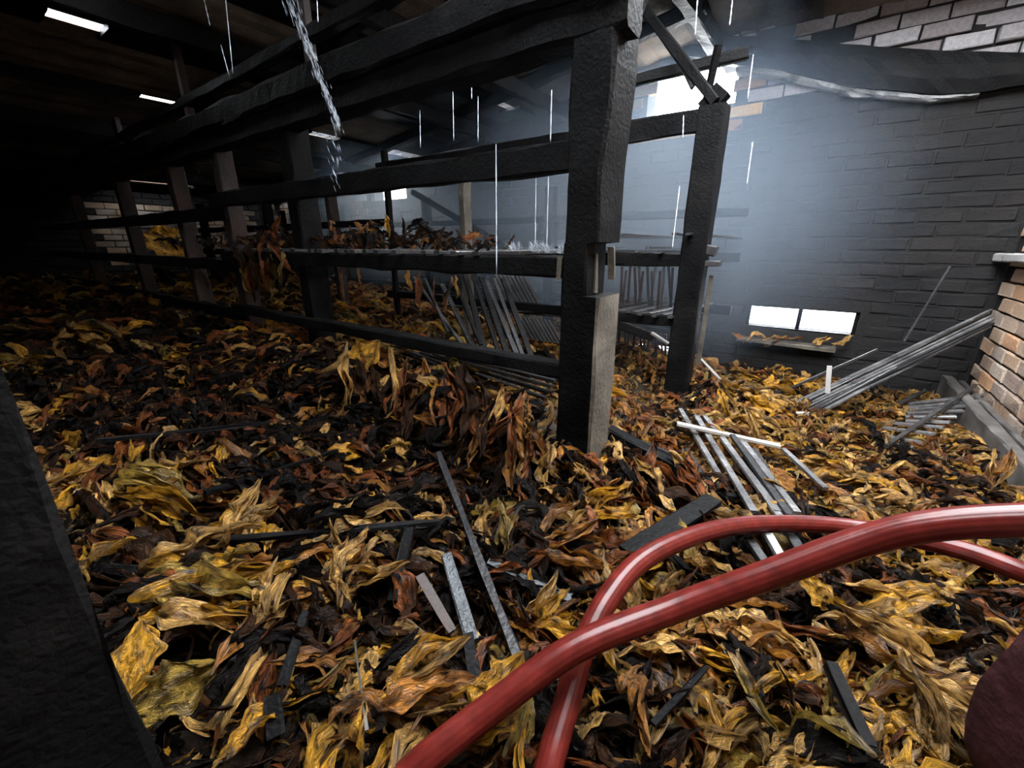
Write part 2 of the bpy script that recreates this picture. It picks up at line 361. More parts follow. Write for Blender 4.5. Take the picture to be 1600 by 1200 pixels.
for c in range(4, 34):
    z = c * COURSE + COURSE / 2; off = (c % 2) * BL / 2; y = -.9 + off
    while y < YB:
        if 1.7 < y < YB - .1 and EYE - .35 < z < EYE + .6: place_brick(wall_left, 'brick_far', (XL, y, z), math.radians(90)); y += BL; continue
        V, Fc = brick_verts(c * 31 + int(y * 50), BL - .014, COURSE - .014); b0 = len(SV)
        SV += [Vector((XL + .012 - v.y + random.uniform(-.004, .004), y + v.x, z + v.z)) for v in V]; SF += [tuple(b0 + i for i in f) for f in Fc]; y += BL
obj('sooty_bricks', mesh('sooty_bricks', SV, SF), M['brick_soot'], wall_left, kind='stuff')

# windows: frames, mullion and panes
for k, (x0, x1, z0, z1) in WIN.items():
    w = empty(f'window_{k}', ((x0 + x1) / 2, YB, z0)); w['kind'] = 'structure'
    hx, h = (x1 - x0) / 2, z1 - z0; t = 0.012
    y0 = 0.05
    beam('window_frame', (-hx, y0, t/2), (hx, y0, t/2), .04, t, M['char'], w, rough=.001)
    beam('window_frame', (-hx, y0, h - t/2), (hx, y0, h - t/2), .04, t, M['char'], w, rough=.001)
    for s in (-1, 1): beam('window_frame', (s * (hx - t/2), y0, 0), (s * (hx - t/2), y0, h), .04, t, M['char'], w, rough=.001)
    beam('mullion', (0.0, y0, 0), (0.0, y0, h), .03, .014, M['char'], w, rough=.001)
    for s in (-1, 1):
        a, b2 = sorted((s * .007, s * (hx - t)))
        obj('pane', mesh('pane', [(a, y0, t), (b2, y0, t), (b2, y0, h - t), (a, y0, h - t), (a, y0 + .004, t), (b2, y0 + .004, t), (b2, y0 + .004, h - t), (a, y0 + .004, h - t)],
            [(0, 1, 2, 3), (7, 6, 5, 4), (0, 4, 5, 1), (1, 5, 6, 2), (2, 6, 7, 3), (3, 7, 4, 0)]), M['glass'], w)
    if k == 1: beam('window_sill', (-hx - .03, -.05, -.095), (hx - .1, -.05, -.1), .14, .025, M['grey'], w)

# ledge along the foot of the right wall and the ledger board at shelf height
ZL = EYE - 0.88
t1 = empty('trim_1', (.85, 3.9, ZL)); t1['kind'] = 'structure'
beam('kerb', (.03, .15, -.08), (.03, -3.2, -.08), .06, .16, M['ledge'], t1, up=Vector((0, 0, 1)), rough=.01)
beam('kerb', (.105, .15, -.10), (.105, -3.2, -.10), .03, .16, M['ledge'], t1, rough=.008)
beam('footing', (.0, .15, -.32), (.0, -3.2, -.32), .12, .34, M['scorch'], t1, rough=.03)
lb = beam('trim_2', (XR - .045, YB - .03, EYE - .085), (XR - .045, 2.6, EYE - .06), .08, .05, M['lath_pale'], rough=.006); lb['kind'] = 'structure'

# ------------------------------------------------------------------ roof: sheets with gaps, purlins and rafters
ceiling = empty('ceiling', (0, 0, 0)); ceiling['kind'] = 'structure'
px_w, py_w = 0.8, 1.3
xe = [-9.1 + k * px_w for k in range(14)]; ye = [YF - .2, -.6, .4, 1.9, 3.4, YB + .2]
SLITS = {(-2.7, 2): (.07, .55, .9), (-3.5, 2): (.07, .75, .98), (-4.3, 2): (.07, 1.3, 1.55), (-3.5, 3): (.07, 2.3, 2.75), (-2.7, 3): (.08, 2.25, 2.7), (-1.9, 3): (.08, 2.45, 2.8), (-5.1, 2): (.07, 1.25, 1.5), (-4.3, 3): (.08, 2.6, 2.9), (-2.7, 4): (.08, 3.3, 3.8), (-4.3, 4): (.16, 3.05, 4.05), (-5.1, 4): (.18, 3.05, 4.05), (-7.5, 4): (.10, 3.05, 4.05), (-8.3, 4): (.09, 3.05, 4.05), (-8.3, 3): (.09, 2.0, 2.95)}   # (seam x, row): width and open stretch; far left gaps added to light that wall
for i in range(len(xe) - 1):
    for j in range(len(ye) - 1):
        x0, x1, y0, y1 = xe[i], min(xe[i+1], XR + .2), ye[j], ye[j+1]
        if x1 <= x0: continue
        cx, cy = (x0 + x1) / 2, (y0 + y1) / 2
        if HOLE2[0] < cx < HOLE2[1] and HOLE2[2] < cy < HOLE2[3]: continue
        if x1 > HOLE[0] + .1 and x0 < HOLE[1] - .05 and y1 > HOLE[2] + .1 and y0 < HOLE[3] - .05: continue
        sl = SLITS.get((round(x1, 1), j), (-.01,))[0]
        a0, a1, b0, b1 = x0, x1 - sl, y0, y1 + .03
        lift = .006 * ((i + j) % 2)
        n = 8; V = []; Fc = []
        for q in range(n + 1):                          # shallow corrugation across the sheet
            x = a0 + (a1 - a0) * q / n
            for y in (b0, b1):
                zz = roof_z(x) + .012 * (q % 2) + lift; V += [(x, y, zz), (x, y, zz + .006)]
        for q in range(n):
            k = q * 4; Fc += [(k, k + 2, k + 6, k + 4), (k + 1, k + 5, k + 7, k + 3), (k, k + 4, k + 5, k + 1), (k + 2, k + 3, k + 7, k + 6)]
        Fc += [(0, 1, 3, 2), (n * 4, n * 4 + 2, n * 4 + 3, n * 4 + 1)]
        obj('roof_sheet', mesh('roof_sheet', V, Fc), M['roof'], ceiling)
for y in (-.6, .4, 1.9, 3.4):                            # purlins run along x
    beam('purlin', (-5.6, y, roof_z(-5.6) - .05), (-.9, y, roof_z(-.9) - .05), .08, .09, M['char'], ceiling, rough=.01); beam('purlin', (XL, y, roof_z(XL) - .05), (-5.6, y, roof_z(-5.6) - .05), .08, .09, M['char'], ceiling, rough=.01)
for (x, j), (w_, ya, yb) in SLITS.items():                # seam battens leave a short stretch of each gap open
    for (p, q) in ((ye[j] - .02, ya), (yb, ye[j+1] + .05)):
        if q - p > .05: beam('batten', (x - w_ / 2, p, roof_z(x) - .012), (x - w_ / 2, q, roof_z(x) - .012), w_ + .16, .03, M['char'], ceiling, rough=.003)
for x in (-7.9, -6.3, -4.75, -3.05, -2.25):                             # rafters run along y
    beam('rafter', (x, YF, roof_z(x) - .13), (x, YB, roof_z(x) - .13), .06, .11, M['char'], ceiling, rough=.01)
for x in (-.95, .8): beam('rafter', (x, YF, roof_z(x) - .07), (x, YB, roof_z(x) - .07), .08, .14, M['char'], ceiling, rough=.02)

# charred rafters lying against the back wall at the upper right, with broken plaster under them
def wall_band(name, pts, thick, material, parent=None, proud=.07):
    """bowed timber on the back wall from pairs of (top, bottom) measured points"""
    V, Fc = [], []
    n = len(pts)
    for i, (a, b2) in enumerate(pts):
        for k in range(4):
            f = k / 3; p = a.lerp(b2, f); w = noise.noise(Vector((i * 1.3, k * 2.1, thick * 40))) * .012
            V.append(Vector((p.x, YB - proud - .02 * math.sin(math.pi * f) + w, p.z + w)))
        for k in range(2): V.append(Vector(((a, b2)[1 - k].x, YB + .005, (a, b2)[1 - k].z)))
    for i in range(n - 1):
        for k in range(6):
            q = (k + 1) % 6; Fc.append((i * 6 + k, i * 6 + q, (i + 1) * 6 + q, (i + 1) * 6 + k))
    Fc.append(tuple(range(5, -1, -1))); Fc.append(tuple((n - 1) * 6 + k for k in range(6)))
    return obj(name, mesh(name, V, Fc), material, parent, kind=None if parent else 'structure')
def band_pts(top, bot, n=26):
    f = lambda tab, x: float(np.interp(x, [p[0] for p in tab], [p[1] for p in tab]))
    xs_ = np.linspace(top[0][0], top[-1][0], n)
    return [(aty(x, f(top, x), YB - .06), aty(x, f(bot, x), YB - .06)) for x in xs_]
wall_band('trim_3', band_pts([(1000, 52), (1060, 53), (1200, 58), (1300, 68), (1450, 78), (1620, 84)], [(1000, 84), (1080, 88), (1150, 102), (1220, 112), (1330, 134), (1450, 148), (1530, 145), (1620, 128)]), .1, M['char'])
wall_band('trim_4', band_pts([(940, -60), (1100, -60), (1330, -60)], [(940, 14), (1100, 20), (1230, 19), (1330, 8)]), .1, M['char'], proud=.1)
wall_band('trim_5', band_pts([(1150, 104), (1220, 106), (1330, 134), (1450, 148), (1530, 145)], [(1150, 116), (1220, 124), (1330, 150), (1450, 158), (1530, 150)]), .05, M['plaster'], proud=.05)

# ------------------------------------------------------------------ drying racks
R1, R2, R3 = 1.20, 2.42, 3.64
def post_mesh(x0, x1, y0, y1, secs, seed=0, rough=.006):
    """secs: (z, dx0, dx1, dy1) trims of the four faces at each height"""
    V, Fc = [], []
    for i, (z, a, b2, d) in enumerate(secs):
        X0, X1, Y0, Y1 = x0 + a, x1 + b2, y0, y1 + d
        c = .008
        for j, (x, y) in enumerate(((X0 + c, Y0), (X1 - c, Y0), (X1, Y0 + c), (X1, Y1 - c), (X1 - c, Y1), (X0 + c, Y1), (X0, Y1 - c), (X0, Y0 + c))):
            q = Vector((z * 6 + seed, j * 1.7, seed * .37)); V.append((x + noise.noise(q) * rough, y + noise.noise(q + Vector((5, 3, 1))) * rough, z))
    n = len(secs)
    for i in range(n - 1):
        for j in range(8):
            k = (j + 1) % 8; Fc.append((i * 8 + j, i * 8 + k, (i + 1) * 8 + k, (i + 1) * 8 + j))
    Fc.append(tuple(range(7, -1, -1))); Fc.append(tuple((n - 1) * 8 + j for j in range(8)))
    return mesh('post', V, Fc)
def plain_secs(z0, z1, step=.08): return [(z0 + (z1 - z0) * i / max(2, int((z1 - z0) / step)), 0, 0, 0) for i in range(max(2, int((z1 - z0) / step)) + 1)]
def post(parent, x0, x1, y0, y1, z0, z1, material, secs=None, seed=1, rough=.006):
    me = post_mesh(x0, x1, y0, y1, secs or plain_secs(z0, z1), seed, rough)
    o = obj('post', me, material, parent); return o
E = EYE
near = empty('drying_rack', (0, 0, 0)); tag(near, 'black charred timber rack across the middle with thick notched post and heavy top beam', 'rack', 'charred drying racks')
# main post with burnt notch at shelf height and unburnt grey cheek below it
secs = []
z = .3
while z < E + .98:
    h = z - E
    if h < -.17: secs.append((z, 0, 0, 0))
    elif -.15 < h < 0: secs.append((z, 0, -.045, -.03))
    elif h < .5: secs.append((z, .004, -.008 - .01 * math.sin(h * 9), 0))
    elif h < .62: secs.append((z, .006, .0, .0))
    else: secs.append((z, .004, .012, .01))
    z += .05
    if abs(z - (E - .165)) < .025: secs += [(E - .158, 0, 0, 0), (E - .156, 0, -.045, -.03)]; z = E - .12
    if abs(z - (E + .0)) < .025: secs += [(E + .0, 0, -.045, -.03), (E + .004, .004, -.012, 0)]; z = E + .05
mp = post(near, -.662, -.53, R1, R1 + .175, 0, 0, M['char'], secs=secs, seed=3, rough=.008)
mp.data.materials.append(M['grey'])
for p in mp.data.polygons:
    c = p.center
    if p.normal.x > .3 and c.z < E - .15: p.material_index = 1
beam('notch_splinter', (-.575, R1 + .06, E - .15), (-.58, R1 + .06, E - .03), .018, .014, M['grey'], near, rough=.006, seg=.03)
beam('notch_splinter', (-.545, R1 + .13, E - .11), (-.55, R1 + .12, E - .01), .022, .016, M['grey'], near, rough=.006, seg=.03)
beam('notch_splinter', (-.672, R1 - .004, E - .11), (-.668, R1 - .004, E - .04), .012, .008, M['grey'], near, rough=.004, seg=.03)
for x0, w, d, zt, m_ in ((-2.30, .10, .12, E + .60, 'char'), (-3.10, .085, .10, E + .60, 'scorch'), (-3.88, .085, .10, E + .55, 'scorch'), (-5.15, .09, .10, E + .55, 'scorch'), (-6.9, .09, .10, E + .55, 'scorch')):
    post(near, x0, x0 + w, R1 + .02, R1 + .02 + d, .2, zt, M[m_], seed=x0 * 7)
beam('top_beam', (-.50, R1 + .04, E + .565), (-8.7, R1 + .04, E + .55), .10, .10, M['char'], near, rough=.012)
beam('top_beam', (-.50, R1 + .02, E + .655), (-8.7, R1 + .02, E + .64), .13, .10, M['char'], near, rough=.014)
beam('upper_rail', (-.55, R1 + .03, E + .85), (-8.7, R1 + .05, E + .78), .05, .05, M['char'], near, rough=.008, sag=.02)
for x in (-1.95, -3.3, -4.7): beam('strut', (x, R1 + .04, E + .68), (x - .02, R1 + .05, roof_z(x) - .05), .05, .035, M['scorch'], near, rough=.006)
beam('rail', (-.64, R1 + .035, E + .245), (-3.12, R1 - .005, E + .25), .05, .082, M['char'], near, rough=.010)
beam('rail', (-.64, R1 + .04, E - .072), (-3.12, R1 + .0, E - .075), .06, .066, M['char'], near, rough=.010)
beam('rail', (-.64, R1 + .035, E - .419), (-3.12, R1 + .0, E - .405), .06, .052, M['char'], near, rough=.008)
for zc, hh in ((.18, .08), (-.135, .075), (-.46, .08)):
    beam('rail', (-3.02, R1 + .03, E + zc), (-8.7, R1 + .0, E + zc + .01), .05, hh, M['char'], near, rough=.009)
def rack_row(Y, label, posts, rails):
    r = empty('drying_rack', (0, 0, 0)); tag(r, label, 'rack', 'charred drying racks')
    for (x0, w, d, z0, z1, m_) in posts: post(r, x0, x0 + w, Y, Y + d, z0, z1, M[m_], seed=x0 * 5 + Y)
    for (xa, xb, zc, hh, dz) in rails: beam('rail', (xa, Y + .03, E + zc), (xb, Y + .03, E + zc + dz), .05, hh, M['char'], r, rough=.009)
    return r
row2 = rack_row(R2, 'dark second rack in the smoke behind the thick notched post', [(-.62, .125, .13, .2, E + .63, 'char'), (-2.20, .06, .08, .2, E + .50, 'grey'), (-3.02, .05, .04, .2, E + .70, 'char'), (-3.88, .075, .09, .2, E + .55, 'scorch'), (-5.12, .075, .09, .2, E + .5, 'char'), (-6.9, .075, .09, .2, E + .5, 'char')],  # the grey post's pale timber stands in for its lit side
    [(-.5, -3.1, .57, .10, 0), (-.5, -3.1, -.085, .07, 0), (-.5, -3.1, -.42, .06, 0), (-3.0, -8.7, .17, .06, .0), (-3.0, -8.7, -.10, .07, 0)])
# scorched cap and brackets of the second row's end post, worn stub on its shoulder
beam('post_cap', (-.60, R2 + .06, E + .62), (-.53, R2 + .06, E + .70), .08, .09, M['char'], row2, rough=.012)
beam('bracket', (-.50, R2 + .05, E - .10), (-.42, R2 + .05, E - .10), .05, .03, M['lath'], row2, rough=.004)
beam('bracket', (-.50, R2 + .05, E - .03), (-.45, R2 + .05, E - .04), .06, .05, M['lath'], row2, rough=.004)
beam('pale_batten', aty(1112, 430, R2 + .1), aty(1090, 572, R2 + .1), .022, .014, M['grey'], row2, rough=.003)
row3 = rack_row(R3, 'farthest charred rack standing close before the back wall', [(-2.22, .09, .09, .2, E + .5, 'char'), (-3.9, .09, .09, .2, E + .5, 'char'), (-5.5, .09, .09, .2, E + .5, 'char'), (-7.2, .09, .09, .2, E + .5, 'char')],
    [(-.5, -8.7, .22, .06, 0), (-.5, -8.7, -.10, .07, 0), (-.5, -8.7, -.50, .07, 0)])
row0 = empty('drying_rack', (0, 0, 0)); tag(row0, 'nearest black charred rack post rising at the lower left corner', 'rack', 'charred drying racks')
post(row0, -.74, -.60, -.13, .022, .2, E - .05, M['char'], seed=9, rough=.01)
post(row0, -.69, -.60, -.30, -.14, .2, E - .25, M['scorch'], seed=19, rough=.01)

# broken timbers above the second row
for i, (a, b2, w, m_, lab) in enumerate((((985, -15), (1118, 160), .045, 'char', 'charred roof stick slanting down to the top of the second post'),
        ((985, 128), (1168, 84), .05, 'char', 'charred bar crossing in front of the bright hole in the back wall'),
        ((1098, 178), (1124, 70), .03, 'char', 'thin upright burnt stick in front of the bright hole'),
        ((1060, 92), (1082, 138), .016, 'lath', 'short thin stub hanging into the bright hole'))):
    o = beam('burnt_stick', aty(*a, R2 + .08), aty(*b2, R2 + (.02 if i != 1 else .3)), w, w, M[m_], rough=.006); tag(o, lab, 'stick', 'burnt sticks by the bright hole')
o = beam('burnt_plank', aty(645, 300, 3.45), aty(835, 412, 3.45), .05, .055, M['char'], rough=.006); tag(o, 'dark charred plank slanting down behind the shelf from left to right', 'plank')
o = beam('burnt_plank', aty(245, 420, 1.7), aty(318, 482, 1.9), .05, .06, M['char'], rough=.006); tag(o, 'dark slanting plank between left rack posts below the shelf rail', 'plank')

# ------------------------------------------------------------------ the leaf heap
CP = np.array([  # x, y, z relative to the eye
    (-.62, 1.2, -.74), (-.85, 1.17, -.63), (-1.2, 1.17, -.575), (-1.8, 1.17, -.57), (-2.3, 1.17, -.58), (-3., 1.15, -.60), (-4, 1.1, -.57), (-5, 1., -.55), (-6.3, .9, -.53), (-6.3, 0, -.5),
    (-.72, .86, -.80), (-1.1, .84, -.79), (-1.5, .75, -.77), (-2.1, .7, -.73), (-3, .7, -.66), (-4.2, .5, -.58),
    (-1.4, .22, -.70), (-1.9, .25, -.66), (-.9, .25, -.70), (-2.7, .2, -.62), (-.5, .28, -.80), (-.2, .45, -.86), (-.1, 1., -.85), (.25, .95, -.82), (.5, .7, -.82), (0, .1, -.9), (-.3, .2, -.86), (-.6, -.4, -.72), (.6, 0, -.85), (-2, -.5, -.62), (-1, -1.2, -.8), (-4, -.8, -.55),
    (.2, 1.87, -.92), (-.3, 1.6, -.86), (.63, 1.6, -.94), (.63, 2.8, -1.02), (-.13, 2.44, -.90), (.2, 2.5, -.98), (-.4, 2.4, -.88), (0, 3.3, -1.05), (.5, 3.7, -1.06), (-.6, 3.8, -1.06),
    (-1, 1.8, -.75), (-1.8, 1.8, -.70), (-2.7, 2, -.62), (-4, 2, -.58), (-6, 2, -.55), (-1, 2.6, -.80), (-1.6, 3, -.86), (-3, 3, -.75), (-1, 3.8, -.98), (-3, 3.9, -.8), (-5, 3.5, -.6), (-8.5, 0, -.48), (-8.5, 1.5, -.5), (-8.5, 3.8, -.52), (-7, 3, -.55)])
def heap(x, y):
    x = np.asarray(x, float); y = np.asarray(y, float)
    d2 = (x[..., None] - CP[:, 0]) ** 2 + (y[..., None] - CP[:, 1]) ** 2
    w = 1.0 / (d2 + .006) ** 2.1
    z = (w * CP[:, 2]).sum(-1) / w.sum(-1)
    z += .022 * np.sin(x * 9.1 + 1.3 * np.sin(y * 5)) * np.cos(y * 8.3 + x * 2.1) + .012 * np.sin(x * 21 + y * 17)
    return z + EYE
gx = np.arange(XL + .02, .83, .06); gy = np.arange(YF + .02, YB - .01, .06)
GX, GY = np.meshgrid(gx, gy, indexing='ij'); GZ = heap(GX, GY) - .035
nx, ny = GX.shape
Vv = np.stack([GX, GY, GZ], -1).reshape(-1, 3)
ii, jj = np.meshgrid(np.arange(nx - 1), np.arange(ny - 1), indexing='ij'); a = (ii * ny + jj).ravel()
Q = np.stack([a, a + ny, a + ny + 1, a + 1], -1)
def np_mesh(name, V, Q, smooth=True, uv=None, tint=None):
    me = bpy.data.meshes.new(name); nv, nf = len(V), len(Q)
    me.vertices.add(nv); me.vertices.foreach_set('co', V.astype(np.float32).ravel())
    me.loops.add(nf * 4); me.loops.foreach_set('vertex_index', Q.astype(np.int32).ravel())
    me.polygons.add(nf); me.polygons.foreach_set('loop_start', np.arange(0, nf * 4, 4, dtype=np.int32))
    me.update(calc_edges=True)
    me.polygons.foreach_set('use_smooth', np.full(nf, smooth))
    if uv is not None:
        l = me.uv_layers.new(name='UVMap'); l.data.foreach_set('uv', uv[Q.ravel()].astype(np.float32).ravel())
    if tint is not None:
        at = me.attributes.new('tint', 'FLOAT_COLOR', 'POINT'); at.data.foreach_set('color', tint.astype(np.float32).ravel())
    me.update(); return me
mulch = obj('leaf_mulch', np_mesh('leaf_mulch', Vv, Q), M['mulch'], kind='stuff'); tag(mulch, 'black wet leaf mulch bed under the tobacco leaves', 'leaf litter')

def leaf_grid(seed, nu, nv, flat=1.0, width=None):
    r = np.random.default_rng(seed)
    u = np.linspace(0, 1, nu + 1)[:, None]; v = np.linspace(-1, 1, nv + 1)[None, :]
    W = width or r.uniform(.22, .40)
    w = .5 * W * np.clip(np.sin(np.pi * np.clip(u, .015, .985) ** r.uniform(.7, 1.0)), .02, 1) ** .8
    ph = r.uniform(0, 6.28, 12)
    edge = 1 + .16 * np.sin(u * 17 + ph[0]) * np.abs(v) + .1 * np.sin(u * 31 + ph[1]) * np.abs(v)
    fold = r.uniform(.2, 1.25) * flat; curl = r.uniform(-.4, 1.3) * flat
    s = np.abs(v) * w * edge
    ang = fold + curl * np.abs(v) + .5 * flat * np.sin(u * 5 + ph[2]) * np.sign(v)
    y = np.sign(v) * s * np.cos(ang); z = s * np.sin(ang)
    tw = r.uniform(-1.2, 1.2) * flat * (u - .3) + .35 * flat * np.sin(u * 6 + ph[3])
    y, z = y * np.cos(tw) - z * np.sin(tw), y * np.sin(tw) + z * np.cos(tw)
    k = r.uniform(-1.6, .9) * flat; th = k * (u - .45) + .45 * flat * np.sin(u * r.uniform(3, 8) + ph[4])
    du = 1.0 / nu
    cx = np.cumsum(np.cos(th), 0) * du - du; cz = np.cumsum(np.sin(th), 0) * du
    cz = cz - cz.mean()
    x = cx + 0 * v - z * np.sin(th); z = cz + z * np.cos(th)
    yy = y + .05 * flat * np.sin(u * 4 + ph[5])
    z = z + .036 * np.sin(u * 19 + v * 3 + ph[6]) * np.cos(v * 4 + ph[7]) + .03 * np.sin(u * 9 - v * 7 + ph[8]) + .02 * np.sin(u * 34 + v * 6 + ph[10]) * np.cos(v * 9 + ph[11])
    x = x + .02 * np.sin(v * 5 + u * 13 + ph[9])
    P = np.stack([np.broadcast_to(x, z.shape), np.broadcast_to(yy, z.shape), z], -1).reshape(-1, 3)
    P[:, 0] -= .45
    uv = np.stack([np.broadcast_to(u, z.shape), np.broadcast_to((v + 1) / 2, z.shape)], -1).reshape(-1, 2)
    i, j = np.meshgrid(np.arange(nu), np.arange(nv), indexing='ij'); a = (i * (nv + 1) + j).ravel()
    return P, uv, np.stack([a, a + nv + 1, a + nv + 2, a + 1], -1)
HI = [leaf_grid(s, 26, 10) for s in range(24)] + [leaf_grid(500 + s, 26, 10, .45, .6) for s in range(4)]
LO = [leaf_grid(100 + s, 12, 5) for s in range(40)]
HIM = []
for k, (P, uv, q) in enumerate(HI):
    me = np_mesh('tobacco_leaf', P, q, uv=uv); me.materials.append(M['leaf_obj']); HIM.append(me)
TINTS = {'golden yellow': (.66, .32, .022), 'tan': (.66, .37, .10), 'amber brown': (.42, .165, .025), 'russet brown': (.23, .065, .014), 'olive tan': (.38, .24, .04), 'dark brown': (.045, .019, .008), 'charred black': (.012, .009, .008)}
TN = list(TINTS); TP = np.array([.13, .19, .19, .14, .07, .16, .12])

def orient(nrm, theta, roll, pitch):
    """rotation matrices (n,3,3): x axis along theta in the surface, z near the surface normal"""
    n = nrm / np.linalg.norm(nrm, axis=1, keepdims=True)
    d = np.stack([np.cos(theta), np.sin(theta), 0 * theta], 1); d -= (d * n).sum(1, keepdims=True) * n; d /= np.linalg.norm(d, axis=1, keepdims=True)
    s = np.cross(n, d)
    d2 = d * np.cos(pitch)[:, None] + n * np.sin(pitch)[:, None]; n2 = np.cross(d2, s)
    s2 = s * np.cos(roll)[:, None] + n2 * np.sin(roll)[:, None]; n3 = np.cross(d2, s2)
    return np.stack([d2, s2, n3], -1)
def normals(x, y, e=.05):
    dzx = (heap(x + e, y) - heap(x - e, y)) / (2 * e); dzy = (heap(x, y + e) - heap(x, y - e)) / (2 * e)
    return np.stack([-dzx, -dzy, np.ones_like(dzx)], 1)
BURNT_AND_SHADED = [(-2.2, .75, .42), (-1.75, .55, .3), (-2.9, .55, .45), (-1.0, .55, .22), (-.55, .62, .22), (-.72, .95, .2), (-.2, .42, .2), (-.1, .3, .2), (-1.25, 1.0, .2), (-.35, 1.35, .22), (.0, 1.25, .2), (-4.2, .8, .6), (-3.6, -.1, .5), (.55, 2.35, .25), (-1.15, .15, .16), (.35, 1.2, .18), (-5.5, .3, .6), (-.9, .02, .2), (-2.05, .45, .4), (-2.6, .4, .4), (-1.75, .9, .3), (-3.4, .9, .4), (-1.35, .66, .28), (-1.15, .45, .2), (-.95, .9, .25), (-.62, .45, .13)]  # charred patches; some put the heap's shade into the leaf tints
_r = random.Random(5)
BURNT_AND_SHADED += [(_r.uniform(-2.4, .75), _r.uniform(.05, 2.6), _r.uniform(.07, .16)) for _ in range(34)]
def burnt(x, y):  # weight of the charred and painted-shade patches
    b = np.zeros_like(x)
    for (bx, by, br) in BURNT_AND_SHADED: b = np.maximum(b, np.exp(-(((x - bx) ** 2 + (y - by) ** 2) / br ** 2) ** 1.5))
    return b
TR = np.array([.22, .36, .20, .08, .05, .05, .04])  # paler tint mix, stands in for stronger light at the right
def scatter(x0, x1, y0, y1, n_cl, per, l0, l1, lift=(-.02, .05), tilt=.35):
    cx = RNG.uniform(x0, x1, n_cl); cy = RNG.uniform(y0, y1, n_cl)
    base = .45 + 1.1 * np.sin(cx * 1.7 + 2) * np.cos(cy * 2.3) + RNG.normal(0, .55, n_cl) + np.where(RNG.random(n_cl) < .5, np.pi, 0)
    tint = RNG.choice(len(TN), n_cl, p=TP)
    k = RNG.integers(per[0], per[1] + 1, n_cl); idx = np.repeat(np.arange(n_cl), k); n = len(idx)
    th = base[idx] + RNG.normal(0, .33, n)
    off = RNG.normal(0, .045, (n, 2)) + np.stack([-np.sin(base[idx]), np.cos(base[idx])], 1) * RNG.normal(0, .06, (n, 1))
    x = np.clip(cx[idx] + off[:, 0], XL + .12, .80); y = np.clip(cy[idx] + off[:, 1], YF + .15, YB - .12)
    L = RNG.uniform(l0, l1, n)
    z = heap(x, y) + RNG.uniform(*lift, n)
    R = orient(normals(x, y), th, RNG.normal(0, .55, n), RNG.normal(.02, tilt, n))
    t = np.where(RNG.random(n) < .55, tint[idx], RNG.choice(len(TN), n, p=TP))
    t = np.where((x > -.35) & (y > .5) & (RNG.random(n) < .8), RNG.choice(len(TN), n, p=TR), t)
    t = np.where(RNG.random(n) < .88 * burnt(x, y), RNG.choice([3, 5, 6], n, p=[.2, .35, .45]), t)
    return np.stack([x, y, z], 1), R, L, t
parts = [scatter(-2.6, .82, -.5, 1.2, 1150, (4, 8), .085, .21),
         scatter(-6.3, -2.6, -.8, 1.2, 330, (4, 7), .16, .30),
         scatter(-.55, .82, 1.2, 4.0, 700, (4, 7), .09, .20),
         scatter(-6.3, -.6, 1.2, 4.0, 400, (4, 6), .18, .30),
         scatter(-8.6, -6.3, -.6, 4.0, 160, (4, 6), .2, .34)]
POS = np.concatenate([p[0] for p in parts]); ROT = np.concatenate([p[1] for p in parts]); LEN = np.concatenate([p[2] for p in parts]); TI = np.concatenate([p[3] for p in parts])
keep = ~((POS[:, 0] > -.80) & (POS[:, 0] < -.54) & (POS[:, 1] > -.34) & (POS[:, 1] < .06))      # room for the nearest post
keep &= ~((np.hypot(POS[:, 0], POS[:, 1]) < .12))
POS, ROT, LEN, TI = POS[keep], ROT[keep], LEN[keep], TI[keep]
ppx, ppy, pdep = project(POS)
inside = (ppx > 20) & (ppx < 1580) & (ppy > 430) & (ppy < 1190) & (pdep > .2)
over = POS[:, 2] - heap(POS[:, 0], POS[:, 1])
score = np.where(inside & (over > .018), LEN / np.maximum(pdep, .1), -1)
N_SINGLE = 100
single = np.argsort(-score)[:N_SINGLE]
mask = np.zeros(len(POS), bool); mask[single] = True
def zone(p):
    x, y = p[0], p[1]; px, py, _ = project(p)
    if px < 560: return 'on the heap at the left foreground'
    if px < 900: return 'on the heap in the middle foreground'
    if py > 1000 or y < .8: return 'on the heap below the red hoses'
    return 'on the heap beyond the red hoses'
def put_leaf(pos, R, L, tname, label=None, group=None, k=None, name='tobacco_leaf'):
    o = bpy.data.objects.new(name, HIM[random.randrange(24) if k is None else k]); C.objects.link(o)
    m3 = Matrix([list(map(float, row)) for row in R])
    o.matrix_world = Matrix.Translation(Vector(pos)) @ m3.to_4x4() @ Matrix.Scale(L, 4)
    c = np.array(TINTS[tname]) * random.uniform(.8, 1.2); o.color = (*c, 1)
    zn = zone(pos)
    tag(o, label or f'{tname} crumpled tobacco leaf {zn}', 'leaf', group or f'{tname} leaves {zn}')
    return o
for i in single: put_leaf(POS[i], ROT[i], min(LEN[i] * 1.15, 150 * pdep[i] / F_PX), TN[TI[i]])
